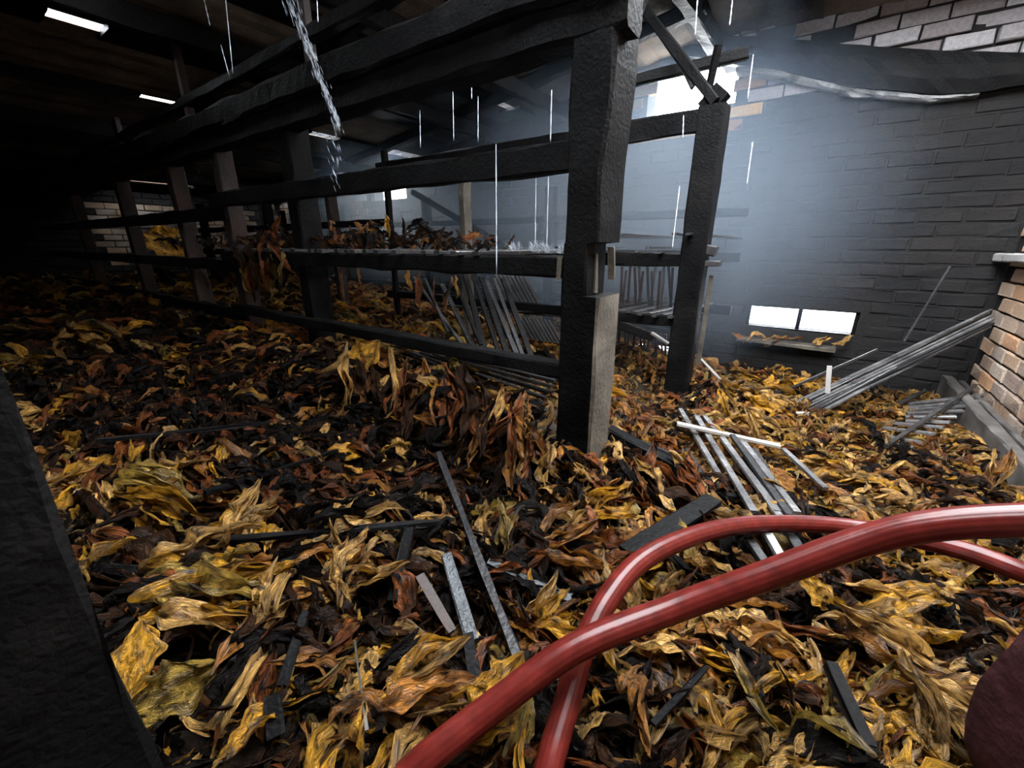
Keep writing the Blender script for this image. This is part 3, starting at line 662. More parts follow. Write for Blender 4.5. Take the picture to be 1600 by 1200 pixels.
def mass(pos, R, L, ti, protos, name, label, cat, material):
    which = RNG.integers(0, len(protos), len(pos)); Vs, Qs, Us, Ts = [], [], [], []; base = 0
    cols = np.array([TINTS[t] for t in TN])
    for k, (P, uv, q) in enumerate(protos):
        s = np.where(which == k)[0]
        if not len(s): continue
        V = np.einsum('nij,pj->npi', R[s], P) * L[s][:, None, None] + pos[s][:, None, :]
        npnt = len(P); Vs.append(V.reshape(-1, 3))
        Qs.append((q[None] + (np.arange(len(s)) * npnt)[:, None, None] + base).reshape(-1, 4)); base += npnt * len(s)
        Us.append(np.tile(uv, (len(s), 1)))
        c = cols[ti[s]] * RNG.uniform(.7, 1.3, (len(s), 1)); Ts.append(np.repeat(np.concatenate([c, np.ones((len(s), 1))], 1), npnt, 0))
    V = np.concatenate(Vs); V[:, 0] = np.clip(V[:, 0], XL + .02, .9); V[:, 1] = np.clip(V[:, 1], YF + .02, YB - .02)
    me = np_mesh(name, V, np.concatenate(Qs), uv=np.concatenate(Us), tint=np.concatenate(Ts)); me.materials.append(material)
    o = obj(name, me, kind='stuff'); tag(o, label, cat); return o
mass(POS[~mask], ROT[~mask], LEN[~mask], TI[~mask], LO, 'tobacco_leaf_heap', 'mass of crumpled scorched tobacco leaves heaped over the barn floor', 'leaves', M['leaf_stuff'])
# scraps: small torn curls and charred flakes filling the surface
SC = [leaf_grid(300 + s, 4, 2, 1.2) for s in range(20)]
ns = 22000
sx = np.concatenate([RNG.uniform(-3, .82, 15500), RNG.uniform(-6.3, .8, ns - 15500)]); sy = np.concatenate([RNG.uniform(-.4, 4., 15500), RNG.uniform(-.8, 4., ns - 15500)])
mass(np.stack([sx, sy, heap(sx, sy) + RNG.uniform(-.005, .055, ns)], 1), orient(normals(sx, sy), RNG.uniform(0, 6.28, ns), RNG.normal(0, .8, ns), RNG.normal(0, .6, ns)), RNG.uniform(.022, .075, ns),
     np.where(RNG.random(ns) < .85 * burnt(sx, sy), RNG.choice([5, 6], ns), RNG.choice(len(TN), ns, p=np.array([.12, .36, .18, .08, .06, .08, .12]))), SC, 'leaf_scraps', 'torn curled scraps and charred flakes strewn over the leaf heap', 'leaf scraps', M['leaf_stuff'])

# burnt leaf litter lying on the shelf of the near rack
nl = 420; lx = RNG.uniform(-4.6, -1.55, nl); ly = RNG.uniform(R1 + .03, R2 - .1, nl)
lh = np.interp(lx, [-4.6, -3.0, -2.7, -2.3, -2.0, -1.7, -1.5], [.05, .10, .03, .05, .13, .06, .01])
mass(np.stack([lx, ly, EYE - .02 + RNG.random(nl) * lh], 1), orient(np.tile([[0., 0., 1.]], (nl, 1)), RNG.uniform(0, 6.28, nl), RNG.normal(0, .7, nl), RNG.normal(0, .4, nl)), RNG.uniform(.07, .17, nl),
     RNG.choice([2, 3, 5, 6], nl, p=[.12, .18, .3, .4]), LO, 'shelf_leaf_litter', 'burnt dark leaf litter lying on the shelf of the near rack', 'leaf litter', M['leaf_stuff'])

# ------------------------------------------------------------------ hoses
def hose(name, pts, r, label):
    P = [Vector(p) for p in pts]; n = 14; path = []
    for i in range(len(P) - 1):
        p0, p1, p2, p3 = P[max(i-1, 0)], P[i], P[i+1], P[min(i+2, len(P)-1)]
        for k in range(n):
            t = k / n; path.append(.5 * ((2*p1) + (-p0+p2)*t + (2*p0-5*p1+4*p2-p3)*t*t + (-p0+3*p1-3*p2+p3)*t**3))
    path.append(P[-1]); S = 48; V = []; Fc = []
    up = Vector((0, 0, 1))
    for i, p in enumerate(path):
        d = (path[min(i+1, len(path)-1)] - path[max(i-1, 0)]).normalized(); s = d.cross(up).normalized(); u = s.cross(d)
        for j in range(S):
            a = 2 * math.pi * j / S; rr = r * (1 + .022 * math.cos(a * 16)); V.append(p + s * math.cos(a) * rr + u * math.sin(a) * rr)
    for i in range(len(path) - 1):
        for j in range(S):
            k = (j + 1) % S; Fc.append((i*S + j, i*S + k, (i+1)*S + k, (i+1)*S + j))
    Fc.append(tuple(range(S - 1, -1, -1))); Fc.append(tuple((len(path)-1)*S + j for j in range(S)))
    return tag(obj(name, mesh(name, V, Fc, True), M['hose']), label, 'hose', 'red hoses')
hose('fire_hose', [Vector((-.55, -.2, E - .86)), Vector((-.45, .04, E - .83)), atd(560, 1290, .60), atd(650, 1200, .62), atd(760, 1112, .66), atd(900, 1012, .70), atd(1050, 952, .73), atd(1200, 898, .70), atd(1340, 848, .66), atd(1450, 822, .62), atd(1600, 812, .575), atd(1720, 815, .55), Vector((.5, .85, E - .37)), Vector((.66, .80, E - .45)), Vector((.78, .62, E - .58)), Vector((.82, .35, E - .72)), Vector((.78, -.1, E - .82))], .0228, 'red ribbed hose arching over the other hose to the right edge')
hose('fire_hose', [Vector((-.14, -.1, E - .9)), Vector((-.17, .2, E - .86)), atd(842, 1260, .62), atd(862, 1180, .66), atd(885, 1100, .71), atd(912, 1010, .77), atd(950, 935, .83), atd(1000, 878, .90), atd(1070, 842, .99), atd(1150, 822, 1.08), atd(1240, 818, 1.13), atd(1330, 824, 1.12), atd(1420, 840, 1.05), atd(1510, 862, .97), atd(1600, 895, .90), atd(1700, 935, .86), Vector((.70, 1.22, E - .73)), Vector((.80, 1.1, E - .79)), Vector((.83, .85, E - .85)), Vector((.8, .4, E - .87))], .0222, 'red ribbed hose looping back beneath the other hose')

# maroon stone at the lower right corner
def stone():
    c = atd(1650, 1130, .52); V, Fc = [], []; n = 26; mth = 18
    for i in range(mth + 1):
        ph = math.pi * i / mth
        for j in range(n):
            th = 2 * math.pi * j / n; x, y, z_ = math.sin(ph) * math.cos(th), math.sin(ph) * math.sin(th), math.cos(ph)
            k = (abs(x) ** 4.5 + abs(y) ** 4.5 + abs(z_) ** 4.5) ** (-1 / 4.5); q = Vector((x, y, z_)) * k
            q *= 1 + .09 * noise.noise(q * 1.9 + Vector((3, 1, 7))) + .03 * noise.noise(q * 6)
            V.append((q.x * .105, q.y * .085, q.z * .17))
    for i in range(mth):
        for j in range(n):
            k = (j + 1) % n; Fc.append((i*n + j, (i+1)*n + j, (i+1)*n + k, i*n + k))
    o = obj('stone_block', mesh('stone_block', V, Fc, True), M['stone']); o.location = c + Vector((.02, .01, -.025)) + Vector((ca, sa, 0)) * .066; o.rotation_euler = (0, 0, YAW)
    return tag(o, 'dark maroon rough block with rounded top at the lower right corner', 'block')
stone()

# ------------------------------------------------------------------ things lying on the heap
def on_heap(px, py, lift=.03):
    d = ray(px, py); lo, hi = 0.0, 9.0 / F_PX; n = 240
    for i in range(1, n + 1):
        t = hi * (i / n) ** 1.5; p = d * t
        if p.y > YB - .06 or p.x > .9 or p.x < XL: break
        if EYE + p.z < float(heap(p.x, p.y)) + lift: break
    return Vector((p.x, p.y, EYE + p.z))
def lath(a, b2, w, h, m_, label, group, name='wooden_lath', **kw):
    o = beam(name, a, b2, w, h, M[m_], rough=kw.pop('rough', .0025), seg=kw.pop('seg', .12), chamfer=.1, **kw)
    return tag(o, label, 'stick', group)
# lath grate lying by the right wall
G = 'slats of the collapsed grate by the right wall'
for (x0, y0, x1, y1) in ((1420, 632, 1544, 616), (1420, 637, 1530, 627), (1419, 641, 1518, 634), (1417, 646, 1505, 642), (1414, 651, 1494, 651), (1416, 657, 1484, 660), (1397, 661, 1474, 668), (1380, 668, 1460, 678), (1380, 681, 1436, 691), (1380, 690, 1422, 698)):
    lath(atz(x0, y0, E - .95), atz(x1, y1, E - .90), .03, .012, 'lath_mid', 'flat wet slat of the collapsed grate lying by the right wall', G)
lath(atz(1385, 697, E - .90), atz(1524, 602, E - .86), .018, .018, 'lath', 'long thin stick lying diagonally across the collapsed grate', None)
lath(atz(1405, 630, E - .92), atz(1446, 611, E - .92), .02, .012, 'lath', 'short stick end poking out behind the collapsed grate', None)
# bundle of laths leaning from the heap up to the right wall
G = 'laths leaning on the right wall'
for i in range(13):
    f = i / 12
    a = aty(1232 + 50 * f + random.uniform(-4, 4), 634 + 12 * f, 3.05 - .12 * f); b2 = atx(1552 + random.uniform(-22, 6), 484 + 28 * f, .93 - .03 * random.random())
    lath(a, b2, .015, .011, random.choice(('lath_mid', 'lath_mid', 'lath_dark')), 'wet lath in the bundle leaning on the right wall', G)
lath(aty(1218, 614, 3.3), aty(1372, 546, 3.3), .018, .014, 'lath', 'thin lath slanting just above the leaning bundle', None)
lath(aty(1272, 643, 2.85), aty(1402, 574, 2.9), .02, .012, 'lath', 'separate lath slanting just below the leaning bundle', None)
lath(aty(1296, 572, 2.85), aty(1293, 614, 2.85), .024, .012, 'lath_pale', 'short pale upright lath crossing the leaning bundle', None, up=Vector((0, 1, 0)))
lath(aty(1413, 533, 3.5), aty(1485, 416, 3.6), .012, .008, 'lath', 'very thin slanting strip rising behind the leaning bundle', None)
# flat boards on the heap before the back wall
G = 'grey laths lying flat before the back wall'
for i in range(7): lath(atz(1142 + 3 * i, 603 + 4 * i, E - .99 + .004 * i), atz(1222 + 5 * i, 613 + 3 * i, E - .99), .03, .012, 'lath', 'grey wet lath lying flat below the low window', G)
lath(atz(1160, 631, E - .93), atz(1244, 634, E - .95), .022, .012, 'lath_dark', 'dark lath lying in front of the flat grey laths', None)
lath(atz(1216, 645, E - .93), atz(1268, 646, E - .94), .022, .012, 'lath_pale', 'short pale lath at the foot of the leaning bundle', None)
lath(aty(1094, 560, 2.6), aty(1130, 598, 2.7), .02, .012, 'lath_pale', 'pale lath leaning at the foot of the second post', None)
lath(on_heap(1040, 620), on_heap(1082, 633), .02, .012, 'lath_pale', 'short pale lath lying left of the second post foot', None)
# fallen laths on the heap right of the notched post
G = 'fallen laths beside the notched post'
for (x0, y0, x1, y1, m_) in ((1062, 638, 1122, 740, 'lath_mid'), (1088, 650, 1178, 800, 'lath_mid'), (1100, 650, 1216, 800, 'lath_mid'), (1128, 684, 1222, 812, 'lath_mid'), (1144, 680, 1234, 806, 'lath_dark'), (1160, 690, 1246, 802, 'lath_mid'), (1178, 702, 1216, 768, 'lath_dark'), (1172, 845, 1215, 910, 'lath_dark'), (1232, 830, 1262, 880, 'lath_dark'), (1200, 835, 1240, 905, 'lath_mid')):
    lath(on_heap(x0, y0, .10), on_heap(x1, y1, .085), .022, .012, m_, 'scorched lath of the fallen row right of the notched post', G)
lath(on_heap(1058, 662, .13), on_heap(1218, 697, .13), .024, .012, 'lath_pale', 'pale lath lying across the row of fallen laths', None)
lath(on_heap(1224, 702, .08), on_heap(1290, 764, .08), .02, .014, 'lath_mid', 'grey lath lying alone right of the fallen row', None)
lath(on_heap(1072, 702, .06), on_heap(1124, 784, .04), .018, .014, 'lath_dark', 'charred pointed lath left of the fallen row', None)
o = beam('charred_chunk', on_heap(1104, 744, .05), on_heap(1146, 782, .05), .05, .03, M['char'], rough=.01, seg=.03); tag(o, 'charred timber chunk at the lower end of the fallen laths', 'wood')
o = beam('charred_beam', on_heap(948, 672, .06), on_heap(1068, 738, .07), .05, .045, M['char'], rough=.01); tag(o, 'charred beam lying on the heap from the notched post to the right', 'beam')
o = beam('charred_board', on_heap(980, 864, .08), on_heap(1114, 780, .10), .055, .014, M['char'], rough=.004); tag(o, 'dark charred board lying left of the looping hose', 'board')
# foreground sticks
for (x0, y0, x1, y1, w, m_, lab) in ((685, 708, 818, 1052, .017, 'lath_dark', 'long narrow lath slanting across the middle foreground'), (697, 868, 738, 1004, .024, 'ash', 'ashy charred stick with cracked bark beside the long lath'),
        (655, 900, 706, 988, .016, 'scorch', 'short scorched stick left of the ashy charred stick'), (640, 826, 612, 940, .02, 'char', 'dark stick leaning left above the short scorched stick'), (478, 955, 440, 1072, .016, 'char', 'thin black stick standing upright in the left foreground'),
        (762, 880, 892, 938, .022, 'ash', 'ashy stick lying right of the long narrow lath'), (1298, 1038, 1358, 1168, .02, 'char', 'dark flat stick on the heap below the hoses'), (1020, 1132, 1104, 1042, .010, 'char', 'thin dark twig below the crossing hoses'),
        (425, 1085, 432, 1150, .022, 'char', 'short dark stub near the bottom in the left foreground'), (730, 990, 742, 1060, .024, 'char', 'black stub below the ashy charred stick'), (555, 1000, 572, 1142, .0028, 'grey', 'pale thin straw in the bottom foreground'),
        (1000, 690, 1052, 712, .02, 'lath_dark', 'black stick right of the notched post foot'), (320, 770, 540, 700, .016, 'char', 'black lath sunk in the leaves at the left'), (150, 690, 420, 660, .016, 'char', 'black lath lying in the dark hollow at the far left'), (330, 845, 690, 815, .016, 'char', 'long black lath lying across the leaves in the left foreground')):
    lath(on_heap(x0, y0, .10), on_heap(x1, y1, .075), w, w * .7, m_, lab, None, rough=.005, seg=.03)
# laths fallen from the shelf, leaning on the lower rail of the near rack
G = 'laths leaning inside the near rack'
for (x0, y0, x1, y1, w, m_) in ((647, 434, 723, 541, .012, 'lath'), (691, 445, 740, 545, .022, 'lath_dark'), (706, 432, 752, 540, .014, 'char'), (727, 429, 757, 546, .024, 'char'), (739, 430, 780, 552, .020, 'char'), (752, 433, 793, 554, .026, 'char'), (760, 440, 808, 556, .020, 'lath_dark'), (772, 436, 818, 560, .016, 'lath_dark'), (786, 436, 831, 562, .022, 'char'), (664, 436, 700, 520, .012, 'lath_dark')):
    lath(aty(x0, y0, 1.62), aty(x1, y1, 1.30), w, .014, m_, 'charred lath leaning from the shelf onto the lower rail', G)
G = 'laths leaning in the back bay'
for i in range(8): lath(aty(774 + 6.2 * i, 428, 2.78), aty(806 + 6.2 * i, 488, 2.52), .024, .012, 'lath', 'wet lath of the even row leaning behind the lower rail', G)
for i in range(9): lath(aty(806 + 6.4 * i, 494 + i * .8, 2.9), aty(828 + 6.4 * i, 532 + i * .8, 2.7), .022, .012, 'lath', 'wet lath in the lower row leaning in the back bay', G)
lath(aty(700, 478, 2.56), aty(885, 494, 2.56), .02, .02, 'lath', 'thin rail crossing between the two rows of leaning laths', None)
G = 'laths sloping under the lower rail'
for i in range(6): lath(aty(598 + 20 * i, 545 + 2 * i, 1.45 - .02 * i), aty(842 + 5 * i, 640 - 9 * i, 1.36), .022, .012, ('lath', 'lath_dark')[i % 2], 'dark wet lath sloping down under the lower rail', G)
# shelf laths lying across the rows (the length of one tobacco stick)
G = 'laths laid across the shelf'
x = -1.02
while x > -3.0:
    lath(Vector((x + random.uniform(-.02, .02), R1 - .02 + random.uniform(-.03, .02), E - .033)), Vector((x + random.uniform(-.05, .05), R2 + .1, E - .043)), .028, .013, random.choice(('lath', 'lath', 'lath_dark')), 'wet lath lying across the shelf behind the notched post', G); x -= random.uniform(.06, .13)
G = 'laths on the back shelf'
for i in range(12):
    x = -1.35 + i * .07; z = E - .042 + random.choice((0, .02, .05, .09))
    lath(Vector((x, R2 - .03 + random.uniform(-.04, .05), z)), Vector((x + random.uniform(-.12, .12), R3 + .08, z - .01)), .026, .013, 'lath', 'wet lath end on the back shelf between the two thick posts', G)
for i in range(9):
    x = -1.3 + i * .085
    lath(Vector((x, R2 - .03 + random.uniform(-.03, .04), E - .385)), Vector((x + random.uniform(-.06, .06), R3 + .06, E - .46)), .026, .013, 'lath', 'wet lath on the lower back rail between the two thick posts', 'laths on the lower back rail')
G = 'laths hanging between the thick posts'
for i in range(13):
    xa = 972 + 6.6 * i
    lath(aty(xa, 416 + random.uniform(-4, 8), 2.95), aty(xa + random.uniform(-12, 6), 500 + random.uniform(-10, 10), 2.95), .016, .010, random.choice(('lath', 'lath_dark', 'scorch')), 'thin lath hanging in the smoke between the two thick posts', G)
for i in range(10):
    xa = 968 + 8 * i
    lath(aty(xa, 512 + i * 1.2, 3.1), aty(xa + random.uniform(-6, 6), 556, 3.1), .016, .010, random.choice(('lath', 'lath_dark', 'scorch')), 'short lath standing before the low light slot between the posts', 'laths before the light slot')
lath(aty(1018, 520, 2.6), aty(1044, 537, 2.6), .03, .014, 'lath_pale', 'short pale lath slanting left of the second post', None)
lath(aty(945, 498, 2.7), aty(1022, 526, 2.7), .05, .06, 'lath_dark', 'dark bar slanting between the two thick posts', None)

# ------------------------------------------------------------------ leaves that show one by one
def leaf_px(px, py, ang, size, tname, p=None, k=None, label=None, group=None, face=.55, lift=.05, spread=.25):
    """a leaf lying on (or hanging at) p, its length at 'ang' degrees in the view, about 'size' pixels long"""
    p = p if p is not None else on_heap(px, py, lift)
    v = (Vector((0, 0, EYE)) - p); dep = float(project(np.array(p))[2]); v.normalize()
    right = Vector((ca, sa, 0)); up = right.cross(-v).normalized() if False else v.cross(right).normalized()
    a = math.radians(ang + random.gauss(0, 6)); d = right * math.cos(a) + up * math.sin(a)
    n = (v * face + Vector((0, 0, 1)) * (1 - face) + Vector((random.gauss(0, spread), random.gauss(0, spread), random.gauss(0, spread)))).normalized()
    n = (n - d * n.dot(d)).normalized(); s = n.cross(d)
    R = [[d.x, s.x, n.x], [d.y, s.y, n.y], [d.z, s.z, n.z]]
    return put_leaf(p, R, size * dep / F_PX, tname, label, group, k)
FLAT = [i for i in range(24)]
leaf_px(212, 1032, 105, 112, 'golden yellow', k=24, label='large golden yellow leaf standing beside the nearest charred post', face=.95, spread=.05, lift=.11)
leaf_px(262, 1080, 22, 140, 'olive tan', k=25, label='olive tan leaf stretching right from the foot of the nearest post', face=.8, lift=.09)
leaf_px(230, 1075, -70, 70, 'golden yellow', label='small golden yellow leaf below the large one by the nearest post', lift=.06)
leaf_px(562, 560, 40, 85, 'golden yellow', k=26, p=aty(562, 562, 1.12), label='curled golden yellow leaf arched on the ridge under the lower rail', face=.8, spread=.1)
leaf_px(778, 1090, 52, 135, 'golden yellow', k=27, label='pointed golden yellow leaf left of the front hose', face=.85, spread=.1, lift=.12)
leaf_px(1276, 925, -50, 66, 'golden yellow', k=24, label='small bright golden yellow leaf just below the front hose', face=.9, lift=.10)
leaf_px(258, 383, -25, 90, 'golden yellow', k=25, p=aty(258, 380, 1.5), label='golden yellow leaf hanging between the far left posts', face=.8, spread=.1)
def bunch(px, py, ang, size, n, tints, lab, fan=14, sp=10, **kw):
    for i in range(n):
        f = (i - (n - 1) / 2); a = math.radians(ang + 90)
        t = random.choice(tints)
        leaf_px(px + math.cos(a) * f * sp + random.uniform(-6, 6), py - math.sin(a) * f * sp + random.uniform(-5, 5), ang + f * fan, size * random.uniform(.75, 1.2), t, label=f'{t} leaf in the bunch {lab}', group=f'{t} leaves of the bunch {lab}', **kw)
TANS = ['tan', 'golden yellow', 'tan', 'amber brown']; WARMS = ['amber brown', 'russet brown', 'tan', 'russet brown']
bunch(668, 1082, 12, 165, 8, TANS, 'left of the front hose', fan=5, sp=11, lift=.09)
bunch(548, 895, 62, 130, 7, TANS, 'fanned upright in the middle foreground', fan=13, sp=9, lift=.09)
bunch(320, 915, 8, 165, 11, ['olive tan', 'tan', 'golden yellow'], 'combed sideways in the left foreground', fan=4, sp=12, lift=.08)
bunch(250, 775, -8, 135, 10, ['olive tan', 'tan', 'golden yellow'], 'combed sideways beyond the nearest post', fan=5, sp=10, lift=.07)
bunch(385, 815, 58, 115, 4, ['tan'], 'of pale strands rising in the left foreground', fan=9, sp=10, lift=.09)
bunch(1400, 985, -24, 175, 7, TANS, 'of long strands below the hoses', fan=5, sp=13, lift=.08)
bunch(1475, 1105, -60, 150, 7, TANS, 'fanned beside the maroon block', fan=14, sp=14, lift=.09)
bunch(880, 850, 20, 130, 6, WARMS, 'left of the charred board in the middle', fan=9, sp=12, lift=.08)
bunch(855, 965, 40, 120, 6, TANS, 'curling left of the crossing hoses', fan=12, sp=11, lift=.08)
bunch(785, 830, 85, 95, 5, ['olive tan', 'tan'], 'standing like a fringe right of the long lath', fan=6, sp=12, lift=.08)
bunch(1200, 640, -35, 78, 9, ['tan', 'golden yellow'], 'of pale leaves heaped right of the second post', fan=8, sp=10, lift=.08)
bunch(1150, 610, -40, 62, 7, ['tan', 'golden yellow'], 'at the foot of the second post', fan=8, sp=9, lift=.1)
bunch(945, 790, 15, 90, 4, ['golden yellow', 'amber brown'], 'below the notched post', fan=10, sp=9, lift=.07)
bunch(1050, 950, 30, 120, 5, WARMS, 'inside the loop of the hose', fan=12, sp=11, lift=.07)
bunch(1560, 740, 60, 80, 4, ['amber brown', 'tan'], 'spilling over the ledge at the right edge', fan=10, sp=8, lift=.12)
# leaves hanging down the near side of the ridge below the rack
rx, ry = [500, 590, 650, 700, 750, 800, 850], [575, 590, 605, 615, 635, 655, 680]
for i in range(52):
    px = random.uniform(505, 862); py = float(np.interp(px, rx, ry)) + random.uniform(-8, 62) + (px - 500) * .03
    t = random.choice(['russet brown', 'amber brown', 'russet brown', 'dark brown', 'amber brown', 'tan'])
    leaf_px(px, py, -92 + random.uniform(-22, 22), random.uniform(75, 130), t, p=aty(px, py, random.uniform(.98, 1.08)), face=.85, label=f'{t} leaf hanging down the ridge left of the notched post', group=f'{t} leaves hanging down the ridge')
for i in range(16):
    px = random.uniform(965, 1090); py = random.uniform(725, 770); t = random.choice(WARMS)
    leaf_px(px, py, -75 + random.uniform(-25, 25), random.uniform(60, 100), t, face=.8, lift=.07, label=f'{t} leaf draped on the mound right of the notched post', group=f'{t} leaves on the mound by the notched post')
# leaves hanging from and lying on the shelf of the near rack
for (px, py, s, t) in ((493, 440, 62, 'golden yellow'), (500, 436, 50, 'tan'), (537, 446, 48, 'amber brown'), (560, 432, 34, 'amber brown'), (640, 436, 40, 'golden yellow'), (655, 450, 55, 'russet brown'), (680, 455, 60, 'russet brown'), (700, 460, 60, 'amber brown'), (713, 448, 40, 'golden yellow'), (318, 425, 50, 'golden yellow'), (323, 455, 45, 'amber brown'), (605, 352, 38, 'golden yellow'), (432, 540, 75, 'tan')):
    leaf_px(px, py, -86, s, t, p=aty(px, py, 1.32 if px > 420 else 1.3), face=.9, label=f'{t} leaf hanging in the near rack by the shelf rail', group=f'{t} leaves hanging from the shelf')
for i in range(22):
    px = random.uniform(372, 442); py = random.uniform(395, 448); t = random.choice(['dark brown', 'russet brown', 'dark brown', 'olive tan'])
    leaf_px(px, py, -88 + random.uniform(-20, 20), random.uniform(45, 75), t, p=aty(px, py, random.uniform(1.14, 1.22)), face=.9, label=f'{t} leaf in the dark clump hanging over the shelf rail at the left', group=f'{t} leaves of the hanging clump')
for i in range(56):
    f = random.random(); px = 380 + 385 * f; hgt = float(np.interp(px, [380, 450, 500, 560, 625, 700, 770], [14, 42, 12, 24, 46, 22, 6]))
    py = float(np.interp(px, [380, 900], [392, 399])) - random.uniform(0, 1) * hgt
    t = random.choice(['charred black', 'dark brown', 'charred black', 'amber brown', 'russet brown', 'dark brown'])
    leaf_px(px, py, random.uniform(20, 160), random.uniform(26, 50), t, p=aty(px, py, random.uniform(1.27, 1.6)), face=.6, label=f'{t} leaf in the burnt pile on the shelf of the near rack', group=f'{t} leaves piled on the shelf')
for i in range(9):
    px = random.uniform(1150, 1320); leaf_px(px, 0, random.uniform(-30, 30), random.uniform(25, 45), random.choice(['tan', 'amber brown']), p=aty(px, 522 + (px - 1150) * .06 + random.uniform(0, 9), YB - .1), label='withered leaf lying on the sill of the low window', group='leaves on the window sill')

# ------------------------------------------------------------------ water dripping through the burnt roof
def stream(px, y0, y1, Y, r, lab, px1=None, grp='water drips from the roof'):
    a, b2 = aty(px, y0, Y), aty(px1 if px1 is not None else px, y1, Y)
    d, s, u = frame(b2 - a); n = 14; V, Fc = [], []; L = (b2 - a).length
    for i in range(n + 1):
        t = i / n; k = r * (.35 + .65 * abs(math.sin(t * 11 + px))) * (1 if 0 < i < n else .3)
        for j in range(6): an = j * math.pi / 3; V.append(d * (t * L) + s * math.cos(an) * k + u * math.sin(an) * k)
    for i in range(n):
        for j in range(6): k = (j + 1) % 6; Fc.append((i*6 + j, i*6 + k, (i+1)*6 + k, (i+1)*6 + j))
    Fc += [tuple(range(5, -1, -1)), tuple(n*6 + j for j in range(6))]
    return tag(obj('water_drip', mesh('water_drip', V, Fc, True), M['water'], loc=a), lab, 'water', grp)
for (px, y0, y1, Y, px1) in ((707, 110, 220, 1.7, 709), (656, 172, 232, 1.7, 657), (747, 150, 222, 1.8, 747), (862, 140, 222, 1.6, 860), (775, 225, 430, 1.15, 776), (838, 228, 392, 1.5, 836), (857, 268, 392, 1.6, 854), (737, 122, 155, 1.7, 737), (768, 105, 128, 1.7, 768)):
    stream(px, y0, y1, Y, .0022, 'thin water drip falling inside the near rack left of the notched post', px1)
for (px, y0, y1, Y, px1) in ((1177, 85, 155, 2.4, 1168), (1176, 222, 288, 2.4, 1167), (1090, -5, 55, 2.2, 1086), (1145, -5, 40, 2.2, 1140), (1068, 180, 215, 2.2, 1067), (1062, 290, 390, 2.2, 1050)):
    stream(px, y0, y1, Y, .0028, 'thin water drip falling right of the notched post', px1, 'water drips right of the notched post')
for (px, y0, y1, Y, px1) in ((318, -5, 40, 1.0, 328), (352, -5, 115, 1.0, 364), (345, 70, 118, 1.0, 358), (495, -5, 35, 1.1, 497)):
    stream(px, y0, y1, Y, .0022, 'thin water drip below the dark roof at the upper left', px1, 'water drips at the upper left')
V, Fc = [], []
for i in range(420):                                      # the hose jet: fine streaks of spray
    t = random.random(); w = 13 * (1 - t * .75)
    px = 448 + 74 * t + 6 * t * t + random.gauss(0, w * .45); py = -15 + 205 * t + random.gauss(0, 3)
    if random.random() < .12: px = 518 + random.gauss(6, 6); py = 180 + random.random() * 110
    a = aty(px, py, 1.05 + random.gauss(0, .01)); d = (aty(px + 3.2, py + 9, 1.05) - a) * random.uniform(.6, 1.7); r = random.uniform(.0004, .0009); b0 = len(V)
    for q, k in ((0, .2), (.5, 1), (1, .2)):
        for j in range(3): an = j * 2.094; V.append(a + d * q + Vector((math.cos(an) * r * k, math.sin(an) * r * k, 0)))
    for q in range(2):
        for j in range(3): n_ = (j + 1) % 3; Fc.append((b0 + q*3 + j, b0 + q*3 + n_, b0 + q*3 + 3 + n_, b0 + q*3 + 3 + j))
tag(obj('water_spray', mesh('water_spray', V, Fc), M['water'], kind='stuff'), 'white jet of water spray shooting down past the top beam', 'water')
V, Fc = [], []
for i in range(240):                                      # splashes where the drips land on the shelf
    c = random.choice(((805, 398), (836, 398), (856, 399), (880, 400))); an0 = random.gauss(math.pi / 2, .75); L = random.uniform(4, 22)
    a = aty(c[0] + random.gauss(0, 6), c[1] - 2, 1.45); b2 = aty(c[0] + math.cos(an0) * L, c[1] - 2 - math.sin(an0) * L, 1.45); r = .0008; b0 = len(V); d = b2 - a
    for q, k in ((.3, .3), (.7, 1), (1, .2)):
        for j in range(3): an = j * 2.094; V.append(a + d * q + Vector((math.cos(an) * r * k, math.sin(an) * r * k, 0)))
    for q in range(2):
        for j in range(3): n_ = (j + 1) % 3; Fc.append((b0 + q*3 + j, b0 + q*3 + n_, b0 + q*3 + 3 + n_, b0 + q*3 + 3 + j))
tag(obj('water_splash', mesh('water_splash', V, Fc), M['water'], kind='stuff'), 'fine splash of water where drips hit the shelf', 'water')

# ------------------------------------------------------------------ smoke hanging in the back of the barn
def box_mesh(name, x0, x1, y0, y1, z0, z1):
    return mesh(name, [(x0, y0, z0), (x1, y0, z0), (x1, y1, z0), (x0, y1, z0), (x0, y0, z1), (x1, y0, z1), (x1, y1, z1), (x0, y1, z1)], [(3, 2, 1, 0), (4, 5, 6, 7), (0, 1, 5, 4), (1, 2, 6, 5), (2, 3, 7, 6), (3, 0, 4, 7)])
sm = obj('smoke_haze', box_mesh('smoke_haze', -6.4, -.35, 2.7, YB + .008, .25, 2.6), M['smoke'], kind='stuff'); tag(sm, 'thin bluish smoke hanging in the back of the barn', 'smoke')


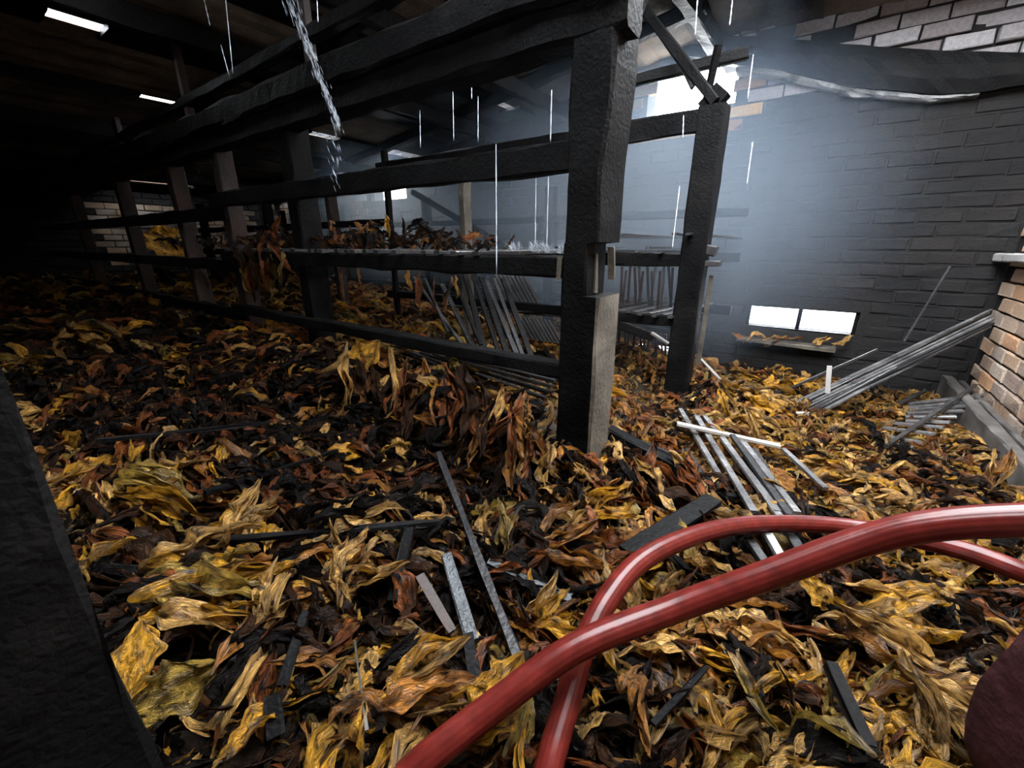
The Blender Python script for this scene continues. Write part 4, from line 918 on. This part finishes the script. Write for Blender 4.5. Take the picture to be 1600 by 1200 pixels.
m2 = bpy.data.materials.new('denser_smoke'); m2.use_nodes = True; nt = m2.node_tree; nt.nodes.clear()
o_ = nt.nodes.new('ShaderNodeOutputMaterial'); v_ = node(nt, 'ShaderNodeVolumeScatter', Anisotropy=0.2); v_.inputs['Color'].default_value = (0.60, 0.77, 1.0, 1)
tc = node(nt, 'ShaderNodeTexCoord'); ln = node(nt, 'ShaderNodeVectorMath', operation='LENGTH'); nt.links.new(tc.outputs['Object'], ln.inputs[0])
mr = node(nt, 'ShaderNodeMapRange', interpolation_type='SMOOTHSTEP'); nt.links.new(ln.outputs['Value'], mr.inputs[0])
mr.inputs[1].default_value = 1.0; mr.inputs[2].default_value = 0.1; mr.inputs[3].default_value = 0.0; mr.inputs[4].default_value = 0.62
nt.links.new(mr.outputs[0], v_.inputs['Density']); nt.links.new(v_.outputs[0], o_.inputs['Volume'])
V, Fc = [], []
for i in range(13):
    for j in range(24):
        ph, th = math.pi * i / 12, 2 * math.pi * j / 24; V.append((math.sin(ph) * math.cos(th), math.sin(ph) * math.sin(th), math.cos(ph)))
for i in range(12):
    for j in range(24): k = (j + 1) % 24; Fc.append((i*24 + j, (i+1)*24 + j, (i+1)*24 + k, i*24 + k))
pl = obj('smoke_plume', mesh('smoke_plume', V, Fc, True), m2, kind='stuff', loc=(-1.45, 3.6, E + .2)); pl.scale = (2.1, 1.25, 1.4); tag(pl, 'bluish smoke plume drifting under the bright hole in the back wall', 'smoke')
p2 = obj('smoke_plume', pl.data, None, kind='stuff', loc=(-4.3, 3.5, E + .3)); p2.scale = (1.9, 1.1, .95); tag(p2, 'thin smoke glowing before the small far window', 'smoke')

# ------------------------------------------------------------------ labels: tell alike neighbours apart by their order in the row
ORD = ['first', 'second', 'third', 'fourth', 'fifth', 'sixth', 'seventh', 'eighth', 'ninth', 'tenth', 'eleventh', 'twelfth', 'thirteenth']
bpy.context.view_layer.update()
by = {}
for o in C.objects:
    if o.parent is None and 'label' in o and 'group' in o and o.type == 'MESH': by.setdefault(o['label'], []).append(o)
for lab, os_ in by.items():
    lim = 13 if os_[0].name.startswith('wooden_lath') else 7
    if len(os_) < 2 or len(os_) > lim or len(lab.split()) > 13: continue
    def mid(o):
        c = np.array([o.matrix_world @ Vector(v) for v in o.bound_box]).mean(0); return float(project(c)[0])
    for i, o in enumerate(sorted(os_, key=mid)): o['label'] = f'{ORD[i]} from left, {lab}'
